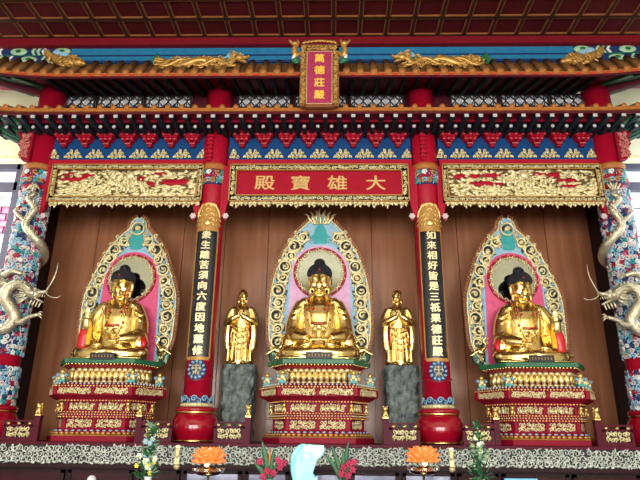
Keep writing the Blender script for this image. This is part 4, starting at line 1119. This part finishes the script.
def seated(x, raised, label):
    t = empty('seated_statue', (x, 9.08, 2.75), label, 'statue', 'large gilded seated statues')
    b = MB()
    b.loft([(0, .06, .02, .38, .3), (0, .06, .2, .38, .30), (0, .05, .38, .33, .25), (0, .04, .55, .315, .225), (0, .04, .74, .32, .22), (0, .05, .89, .30, .2), (0, .06, .99, .22, .16), (0, .06, 1.05, .14, .125), (0, .05, 1.11, .108, .11), (0, .03, 1.22, .105, .105)], 28)
    for s in (-1, 1):
        b.tube(smooth_pts([(s * .14, .1, .19), (s * .34, -.02, .2), (s * .47, -.16, .17)], 4), lerp_list([.2, .17, .125], 9), 14)
        b.ell((s * .49, -.14, .125), (.135, .15, .115))
        b.tube(smooth_pts([(s * .5, -.15, .12), (s * .33, -.29, .105), (s * .06, -.34, .125), (-s * .14, -.31, .17)], 4), lerp_list([.115, .105, .085, .06], 13), 12)
        b.ell((s * .3, -.31, .025), (.32, .1, .03))          # hem of the robe on the seat
        b.ell((s * .235, .05, .965), (.12, .12, .09))           # shoulder
        for k in range(4):                                   # folds over the shins
            b.tube(smooth_pts([(s * (.46 - .1 * k), -.17 - .05 * k, .25 - .01 * k), (s * (.42 - .1 * k), -.29 - .035 * k, .18), (s * (.44 - .1 * k), -.33 - .03 * k, .05)], 4), .013, 6)
        b.ell((s * .18, -.33, .235), (.1, .06, .035), 0, 12, 8, Matrix.Rotation(s * .25, 3, 'Y'))   # upturned sole
        b.tube(smooth_pts([(s * .12, -.02, 1.08), (s * .16, -.14, .97), (s * .155, -.21, .75), (s * .13, -.22, .55), (s * .07, -.26, .38)], 5), lerp_list([.022, .026, .026, .024, .02], 21), 8)      # robe border
        b.tube(smooth_pts([(s * .18, -.02, 1.05), (s * .23, -.12, .93), (s * .24, -.19, .7), (s * .22, -.2, .5)], 5), .013, 6)
    def arm(s, up):
        if up:
            P1 = [(s * .275, .05, .95), (s * .40, -.0, .72), (s * .43, -.06, .52)]
            b.tube(smooth_pts(P1, 4), lerp_list([.115, .12, .12], 9), 14)
            b.tube(smooth_pts([(s * .43, -.06, .5), (s * .435, -.18, .56), (s * .44, -.24, .70)], 4), lerp_list([.115, .09, .058], 9), 12)
            hand_into(b, (s * .44, -.245, .70), (0, -.05, 1), (0, -1, 0), .2, s, .18)
            b.tube(smooth_pts([(s * .43, -.05, .5), (s * .46, -.06, .3), (s * .47, -.06, .12)], 4), lerp_list([.12, .12, .10], 9), 12)
        else:
            b.tube(smooth_pts([(s * .275, .05, .95), (s * .385, .03, .70), (s * .42, -.02, .46)], 4), lerp_list([.115, .125, .13], 9), 14)
            b.tube(smooth_pts([(s * .42, -.02, .44), (s * .33, -.2, .37), (s * .17, -.33, .33)], 4), lerp_list([.135, .115, .07], 9), 12)
            b.tube(smooth_pts([(s * .41, -.06, .42), (s * .45, -.08, .28), (s * .49, -.1, .2)], 4), lerp_list([.14, .15, .12], 9), 12)
            hand_into(b, (s * .16, -.335, .315), (-s, -.12, -.05), (0, -.25, 1), .2, -s, .1)
            for k in range(4):
                z = .82 - .1 * k; b.tube(smooth_pts([(s * (.30 + .03 * k), -.09, z + .04), (s * (.385 + .02 * k), -.1, z - .02), (s * (.45 + .015 * k), -.04, z - .02)], 3), .012, 6)
    for s in (-1, 1): arm(s, raised == s)
    b.tube(smooth_pts([(-.15, -.2, .56), (0, -.235, .54), (.15, -.2, .56)], 4), .03, 8); b.ell((0, -.25, .54), (.05, .03, .03))
    for q in (-1, 1): b.tube(smooth_pts([(0, -.26, .53), (q * .05, -.27, .46), (q * .04, -.29, .38)], 3), .02, 6)
    b.tube(smooth_pts([(-.34, -.16, .5), (-.3, -.26, .4), (-.2, -.35, .27)], 4), .02, 6)
    head_into(b, (0, .0, 1.10), 1.0)
    o = b.build('body', 'gold', t); remesh(o, .0105, 5)
    h = MB()                                                   # hair
    h.loft([(0, .02, 1.385, .15, .16), (0, .015, 1.40, .184, .2), (0, .02, 1.45, .197, .21), (0, .03, 1.51, .188, .2), (0, .035, 1.57, .15, .165), (0, .04, 1.61, .09, .1)], 28); h.ell((0, .08, 1.36), (.172, .165, .2), 0, 20, 12); h.ell((0, .04, 1.635), (.085, .09, .075), 0, 16, 10)
    for k in range(260):                                       # snail-shell curls
        z = 1 - (k + .5) / 260 * 1.25; r = math.sqrt(max(0, 1 - z * z)); a = k * 2.39996
        p = (r * Cc(a) * .193, .025 + r * S(a) * .208, 1.45 + z * .16)
        if p[1] < .05 and p[2] < 1.41: continue
        h.ell(p, .02, 0, 6, 4)
    for k in range(40):
        z = 1 - (k + .5) / 40 * 1.3; r = math.sqrt(max(0, 1 - z * z)); a = k * 2.39996
        h.ell((r * Cc(a) * .085, .04 + r * S(a) * .09, 1.635 + z * .075), .016, 0, 6, 4)
    h.build('hair', 'hair', t)
    MB().ell((0, -.19, 1.47), (.018, .014, .018)).build('hair_jewel', 'robe_red', t)
    for s in (-1, 1):
        for k, (px, pz) in enumerate(((.16, .90), (.185, .81), (.15, .72), (.1, .83), (.17, .64))): MB().ell((s * px, -.185 - .01 * (k % 3), pz), (.026, .025, .018), 0, 8, 5).build('red_ornament', 'robe_red', t)
    MB().tube(smooth_pts([(-.11, -.215, .60), (0, -.245, .585), (.11, -.215, .60)], 4), .012, 6).build('red_sash', 'robe_red', t)
    if raised:
        s = raised
        b = MB(); b.tube(smooth_pts([(s * .44, -.17, .6), (s * .46, -.2, .44), (s * .47, -.2, .24), (s * .44, -.2, .16)], 4), lerp_list([.07, .09, .085, .05], 13), 12, 0, flat=.6); b.build('sleeve_lining', 'robe_red', t)
        b = MB(); b.tube(smooth_pts([(s * .36, -.2, .56), (s * .35, -.26, .4), (s * .33, -.32, .24)], 4), lerp_list([.03, .05, .04], 9), 10, 0, flat=.6); b.build('sleeve_fold', 'robe_yellow', t)
        b = MB(); b.tube(smooth_pts([(-s * .5, -.13, .38), (-s * .54, -.17, .3), (-s * .55, -.2, .22)], 4), lerp_list([.05, .06, .03], 9), 10); b.build('cuff', 'robe_red', t)
    return t
SEATS = []
SEATS += [seated(.03, 0, 'central gilded seated statue with dark curls and both hands in its lap')]
SEATS += [seated(XL + .03, -1, 'left gilded seated statue with dark curls and its hand raised over a red sleeve')]
SEATS += [seated(XR - .04, 1, 'right gilded seated statue with dark curls and its hand raised over a red sleeve')]
def shrink(t, z):
    t.scale = (.95, .95, .94); t.location.z = z
shrink(SEATS[1], 2.738); shrink(SEATS[2], 2.72)
def nameplate(x, w, label):
    t = empty('name_plate', (x, 8.632, 2.75 - .03 * (abs(x) > 2)), label, 'name plate', 'black name plates at the feet of the statues')
    MB().span(-w / 2, w / 2, -.015, .015, 0, .105).build('plate', 'ground_black', t, bevel=.004)
    for k in range(7):
        xx = -w / 2 + (k + 1) * w / 8; b = MB()
        b.span(xx - .01, xx + .01, -.019, -.014, .04, .046); b.span(xx - .01, xx + .01, -.019, -.014, .058, .064); b.span(xx - .003, xx + .003, -.019, -.014, .034, .072)
        b.build('gilt_mark', 'gold_line', t)
nameplate(.04, .40, 'small black name plate at the feet of the central statue')
nameplate(XL + .03, .37, 'small black name plate at the feet of the left statue')
nameplate(XR + .0, .37, 'small black name plate at the feet of the right statue')

def monk(x, crown, label):
    t = empty('standing_statue', (x, 9.5, 2.745), label, 'statue', 'gilded standing attendants')
    b = MB()
    b.loft([(0, 0, 0, .22, .15), (0, 0, .06, .235, .16), (0, .0, .3, .19, .135), (0, .0, .55, .165, .12), (0, .0, .8, .17, .115), (0, .0, .92, .16, .1), (0, .0, .985, .11, .075), (0, 0, 1.02, .055, .05), (0, -.005, 1.07, .05, .05)], 24)
    for s in (-1, 1):
        b.ell((s * .13, 0, .93), (.075, .065, .06))
        b.tube(smooth_pts([(s * .155, .0, .94), (s * .215, -.01, .8), (s * .235, -.03, .68)], 4), lerp_list([.06, .065, .07], 9), 10)
        b.tube(smooth_pts([(s * .235, -.03, .68), (s * .15, -.15, .73), (s * .03, -.19, .80)], 4), lerp_list([.068, .055, .033], 9), 10)
        b.tube(smooth_pts([(s * .2, -.08, .7), (s * .215, -.08, .5), (s * .205, -.05, .28), (s * .19, -.04, .2)], 4), lerp_list([.05, .06, .055, .02], 13), 10, flat=.6)   # hanging sleeve
        hand_into(b, (s * .022, -.195, .79), (-s * .05, -.12, 1), (-s, 0, 0), .105, s, .0)
        b.tube(smooth_pts([(s * .06, -.07, .97), (s * .04, -.125, .86), (-s * .02, -.14, .74)], 4), .014, 6)
        b.ell((s * .08, -.12, .02), (.06, .1, .035))
        for k in range(3):
            b.tube(smooth_pts([(s * (.03 + .05 * k), -.125 + .015 * k, .6), (s * (.05 + .06 * k), -.145 + .02 * k, .35), (s * (.04 + .075 * k), -.16 + .03 * k, .06)], 4), .013, 6)
    for k in range(4): b.tube(smooth_pts([(-.13 + .02 * k, -.1, .62 - .1 * k), (0, -.15, .52 - .1 * k), (.14, -.1, .58 - .1 * k)], 4), .012, 6)
    head_into(b, (0, -.01, 1.05), .46)
    if crown:
        for k in range(5): b.ell(((k - 2) * .032, -.05 + .012 * abs(k - 2), 1.245 - .008 * abs(k - 2)), (.02, .025, .028), 0, 8, 6)
    o = b.build('body', 'gold', t); remesh(o, .0068, 2)
    r = MB()
    for s in (-1, 1): r.tube(smooth_pts([(s * .165, -.11, .64), (s * .17, -.115, .45), (s * .155, -.105, .26)], 4), lerp_list([.014, .02, .01], 9), 7)
    r.build('robe_lining', 'cloth_red', t)
    return t
monk(-1.29, False, 'gilded standing attendant with bare head and joined hands left of the central statue')
monk(1.345, True, 'gilded standing attendant with knobbed brow and joined hands right of the central statue')
def plinth(x, label, seed):
    rnd = random.Random(seed); b = MB(); n = 36; rows = 26; vs = []; fs = []
    prof = lerp_list([.25, .26, .24, .245, .25, .245, .255, .265, .275, .255], rows)
    ph = [rnd.uniform(0, 6) for _ in range(8)]
    for i in range(rows):
        z = i / (rows - 1) * 1.195
        for j in range(n):
            a = 2 * PI * j / n; c, s_ = Cc(a), S(a)
            e = 1 / max(abs(c), abs(s_)) ; e = 1 + (e - 1) * .75
            r = prof[i] * e * (1 + .035 * S(5 * a + 9 * z + ph[0]) + .03 * S(9 * a - 17 * z + ph[1]) + .03 * S(13 * a + 23 * z + ph[2]) + rnd.uniform(-.018, .018))
            vs.append((r * c * 1.03, r * s_ * .85, z))
    for i in range(rows - 1):
        for j in range(n):
            j2 = (j + 1) % n; fs.append((i * n + j, i * n + j2, (i + 1) * n + j2, (i + 1) * n + j))
    fs += [tuple(range(n))[::-1], tuple((rows - 1) * n + j for j in range(n))]
    b._add(vs, fs, 0, False)
    o = b.build('rock_plinth', 'rock', None, (x, 9.5, TZ)); tag(o, label, 'plinth', 'grey rock plinths', 'thing')
plinth(-1.28, 'grey carved rock plinth under the bare-headed standing attendant', 3)
plinth(1.36, 'grey carved rock plinth under the knobbed-brow standing attendant', 8)

# ================================================================= OFFERING TABLE AND WHAT STANDS ON IT
OZ = 1.0
t = empty('offering_table', (0, 6.7, 0), 'long dark offering table before the altar, just below the picture edge', 'table')
b = MB(); b.span(-3.2, 3.2, -.5, .5, OZ - .05, OZ); b.build('tabletop', 'mahogany', t, bevel=.006)
for x in (-3.0, 3.0):
    for y in (-.4, .4): MB().span(x - .06, x + .06, y - .06, y + .06, 0, OZ - .05).build('leg', 'mahogany', t)
def lotus_lamp(x, z, label):
    t = empty('lotus_lamp', (x, 6.8, OZ), label, 'lamp', 'orange lotus lamps')
    h = z - OZ
    b = MB().lathe([(.1, 0), (.1, .015), (.05, .03), (.02, .06), (.014, .1), (.014, h - .16), (.03, h - .15), (.012, h - .13), (.012, h - .06)], 20); b.build('stem', 'gold', t)
    b = MB().lathe([(.01, 0), (.1, .008), (.15, .03), (.18, .07), (.185, .072), (.155, .023), (.1, .0), (.01, -.006)], 32, (0, 0, h - .19)); b.build('glass_dish', 'clear_glass', t)
    for ring, (n, r, tilt, L) in enumerate(((11, .10, .1, .16), (10, .10, .5, .18), (9, .07, .85, .19), (7, .04, 1.2, .18))):
        for k in range(n):
            a = 2 * PI * (k + .5 * ring) / n
            R3 = Matrix.Rotation(a, 3, 'Z') @ Matrix.Rotation(-tilt, 3, 'Y')
            c = R3 @ Vector((L * .5, 0, 0)) + Vector((.035 * Cc(a), .035 * S(a), h - .06))
            b = MB(); b.ell(c, (L * .55, .05, .016), 0, 8, 6, R3); b.ell(c + R3 @ Vector((L * .35, 0, .01)), (.02, .018, .018), 0, 6, 4); b.build('petal', 'lotus_glow', t)
    MB().ell((0, -.12, h - .07), (.028, .03, .028)).build('bulb', 'bulb', t)
lotus_lamp(-1.14, 1.42, 'glowing orange glass lotus lamp in front of the left centre pillar')
lotus_lamp(1.25, 1.45, 'glowing orange glass lotus lamp in front of the right centre pillar')
def vase(t, h, r, m='ceramic'):
    MB().lathe([(r * .6, 0), (r * .65, .01), (r, h * .4), (r * .95, h * .6), (r * .45, h * .88), (r * .6, h), (r * .45, h), (r * .35, h * .85)], 24).build('vase', m, t)
def bouquet(x, y, label, seed, top, blooms, spread, leafm):
    t = empty('flower_arrangement', (x, y, OZ), label, 'flowers', 'flower arrangements on the offering table')
    rnd = random.Random(seed); vase(t, .22, .08)
    b = MB()
    for k in range(90):
        u = rnd.random(); z = .2 + u * (top - .2); a = rnd.uniform(0, 2 * PI); r = spread * (1 - u * .75) * rnd.uniform(.3, 1)
        p = Vector((r * Cc(a), r * S(a) * .6, z))
        if k < 14: b.tube([(0, 0, .15), (p.x * .4, p.y * .4, z * .6 + .05), p], [.006, .005, .003], 5, 0)
        R3 = Matrix.Rotation(a, 3, 'Z') @ Matrix.Rotation(rnd.uniform(-1.2, .3), 3, 'Y')
        b.ell(p, (rnd.uniform(.045, .08), .024, .006), rnd.choice((0, 0, 1)), 6, 4, R3)
    b.build('foliage', ['leaf', leafm], t)
    for k, (n, m, zr, rad) in enumerate(blooms):
        for q in range(n):
            a = rnd.uniform(PI, 2 * PI); z = rnd.uniform(*zr); r = spread * rnd.uniform(.2, .95) * (1 - .5 * (z - .2) / (top - .2))
            b = MB(); c = Vector((r * Cc(a), r * S(a) * .6, z)); rr = rad * rnd.uniform(.8, 1.2)
            for i in range(6):
                aa = i * PI / 3; b.ell(c + Vector((rr * .6 * Cc(aa), -.01, rr * .6 * S(aa))), (rr * .5, rr * .25, rr * .35), 0, 6, 4, Matrix.Rotation(-aa, 3, 'Y'))
            b.ell(c + Vector((0, -.02, 0)), rr * .3, 1, 6, 4); b.build('blossom', [m, 'flower_yellow'], t)
bouquet(-1.78, 6.7, 'tall bouquet of white and yellow flowers left of the left lotus lamp', 3, .78, [(8, 'flower_white', (.28, .46), .032), (5, 'flower_yellow', (.25, .40), .03), (5, 'blue_pale', (.42, .62), .03)], .17, 'leaf_pale')
bouquet(1.85, 6.7, 'tall pale green bouquet with small white flowers right of the right lamp', 9, .80, [(8, 'flower_white', (.35, .66), .028), (5, 'leaf_pale', (.3, .6), .03)], .16, 'leaf_pale')
def lily(x, y, label, seed, blades, pinks, orange):
    t = empty('flower_arrangement', (x, y, OZ), label, 'flowers', 'flower arrangements on the offering table')
    rnd = random.Random(seed); vase(t, .2, .07)
    for (tx, tz, w) in blades:
        b = MB(); pts = smooth_pts([(0, 0, .15), (tx * .45, -.02, .15 + (tz - .15) * .55), (tx, -.04, tz)], 6); R = lerp_list([.008, w, w * .9, .003], len(pts)); b.tube(pts, R, 8, 0, flat=.25); b.build('leaf_blade', 'leaf', t)
    for (px, pz) in pinks:
        b = MB(); b.tube([(0, 0, .18), (px * .5, -.02, pz * .7), (px, -.05, pz)], [.006, .005, .004], 5, 1)
        for i in range(6):
            a = i * PI / 3 + rnd.random() * .3; b.ell((px + .02 * Cc(a), -.06, pz + .02 * S(a)), (.026, .012, .013), 0, 7, 5, Matrix.Rotation(-a, 3, 'Y'))
        b.ell((px, -.075, pz), (.014, .02, .014), 0, 6, 4); b.build('blossom', ['flower_pink', 'leaf'], t)
    for (px, pz) in orange:
        b = MB(); b.tube([(0, 0, .2), (px * .8, -.02, pz - .08), (px, -.03, pz)], [.005, .012, .003], 6); b.build('bud', 'flower_orange', t)
lily(-.45, 6.7, 'bouquet of pink flowers with an orange bud left of the white ornament', 5, [(-.09, .60, .035), (.05, .52, .022), (-.17, .38, .03), (.10, .40, .02)], [(-.10, .385), (.10, .40), (.12, .33), (-.02, .29), (.05, .27), (.16, .37), (-.06, .23)], [(.0, .53)])
lily(.36, 6.7, 'bouquet of pink flowers with upright dark leaves right of the white ornament', 6, [(-.13, .56, .028), (.06, .60, .026), (.0, .52, .028), (-.2, .47, .025), (.1, .42, .02)], [(.06, .37), (.0, .33), (.10, .31), (-.02, .27), (.12, .39), (.05, .25)], [])
# white and turquoise glowing ornament
t = empty('crystal_ornament', (-.03, 6.95, OZ), 'glowing white and turquoise ornament standing before the central pedestal', 'ornament')
MB().lathe([(.16, 0), (.16, .03), (.12, .05), (.11, .08)], 28).build('base', 'table_red', t)
out = [(-.16, .06), (.09, .06), (.11, .16), (.10, .235), (.08, .21), (.05, .26), (.075, .33), (.10, .40), (.165, .45), (.18, .51), (.175, .555), (.06, .56), (.0, .565), (-.08, .55), (-.13, .5), (-.155, .42), (-.165, .3)]
b = MB(); b.plate([(x, z) for x, z in out], -.05, .05, 0); o = b.build('body', 'jade_glow', t)
o.modifiers.new('b', 'BEVEL').width = .025; o.modifiers['b'].segments = 3
b = MB(); b.tube(smooth_pts([(-.13, -.03, .1), (-.175, -.04, .3), (-.165, -.04, .44), (-.1, -.04, .53), (-.03, -.05, .55)], 5), lerp_list([.02, .028, .028, .03, .02], 21), 10); b.build('rim_curl', 'jade_glow', t)
b = MB()
for (px, pz, r) in ((-.02, .52, .05), (.06, .51, .055), (.13, .52, .045), (.09, .45, .045), (-.03, .44, .035)): b.ell((px, -.05, pz), (r, .03, r * .8))
b.build('crown_cluster', 'jade_white', t)
# blue notice panel
t = empty('notice_panel', (2.30, 6.75, OZ), 'pale blue panel with a lime green disc standing at the right of the offering table', 'sign')
MB().span(-.18, .18, 0, .02, .02, .235).build('panel', 'sign_blue', t, bevel=.004)
b = MB(); b.ell((.0, -.004, .14), (.085, .008, .085), 0, 28, 6); b.ell((0.01, -.01, .15), (.03, .006, .025), 1, 12, 6); b.build('disc_emblem', ['sign_lime', 'sign_green'], t)
MB().span(-.12, .12, -.04, .07, 0, .02).build('foot', 'wood_dark', t)
t = empty('candle_cup', (-2.42, 6.75, OZ), 'small white globe candle cup at the left of the offering table', 'candle')
MB().lathe([(.045, 0), (.05, .015), (.015, .03), (.012, .11), (.05, .13)], 20).build('stem', 'gold', t)
MB().ell((0, 0, .17), (.05, .05, .055), 0, 16, 10).build('globe', 'ceramic', t)

# ================================================================= LIGHT
w = bpy.data.worlds.new('world'); SC.world = w; w.use_nodes = True
bg = w.node_tree.nodes['Background']; bg.inputs[0].default_value = (.92, .95, 1, 1); bg.inputs[1].default_value = WORLD
def area(name, loc, rot, sx, sy, e, c):
    l = bpy.data.lights.new(name, 'AREA'); l.shape = 'RECTANGLE'; l.size = sx; l.size_y = sy; l.energy = e; l.color = c
    o = bpy.data.objects.new(name, l); COL.objects.link(o); o.location = loc; o.rotation_euler = rot; return o
for x in (-4.6, 0, 4.6):      # daylight through the three tall doors of the hall
    area('door_daylight', (x, -9.3, 2.6), (PI / 2, 0, 0), 3.3, 4.7, DOOR, (1, .975, .965))
area('window_daylight', (7.5, 9.3, 5.6), (PI / 2, 0, PI / 2 - .5), 1.6, 3.6, SIDE, (.72, .84, 1))  # added cool side light; the side wall has no window here
area('window_daylight', (-7.5, 9.3, 5.6), (PI / 2, 0, -PI / 2 + .5), 1.6, 3.6, SIDE, (.95, .97, 1))  # added to brighten the cream rear wall; no window built behind it
SC.view_settings.view_transform = 'Standard'; SC.view_settings.look = 'None'; SC.view_settings.gamma = 1; SC.view_settings.use_curve_mapping = False
SC.view_settings.exposure = EXPO
SC.cycles.max_bounces = 6; SC.cycles.diffuse_bounces = 3; SC.cycles.glossy_bounces = 3; SC.cycles.caustics_reflective = False; SC.cycles.caustics_refractive = False
SC.cycles.use_denoising = True
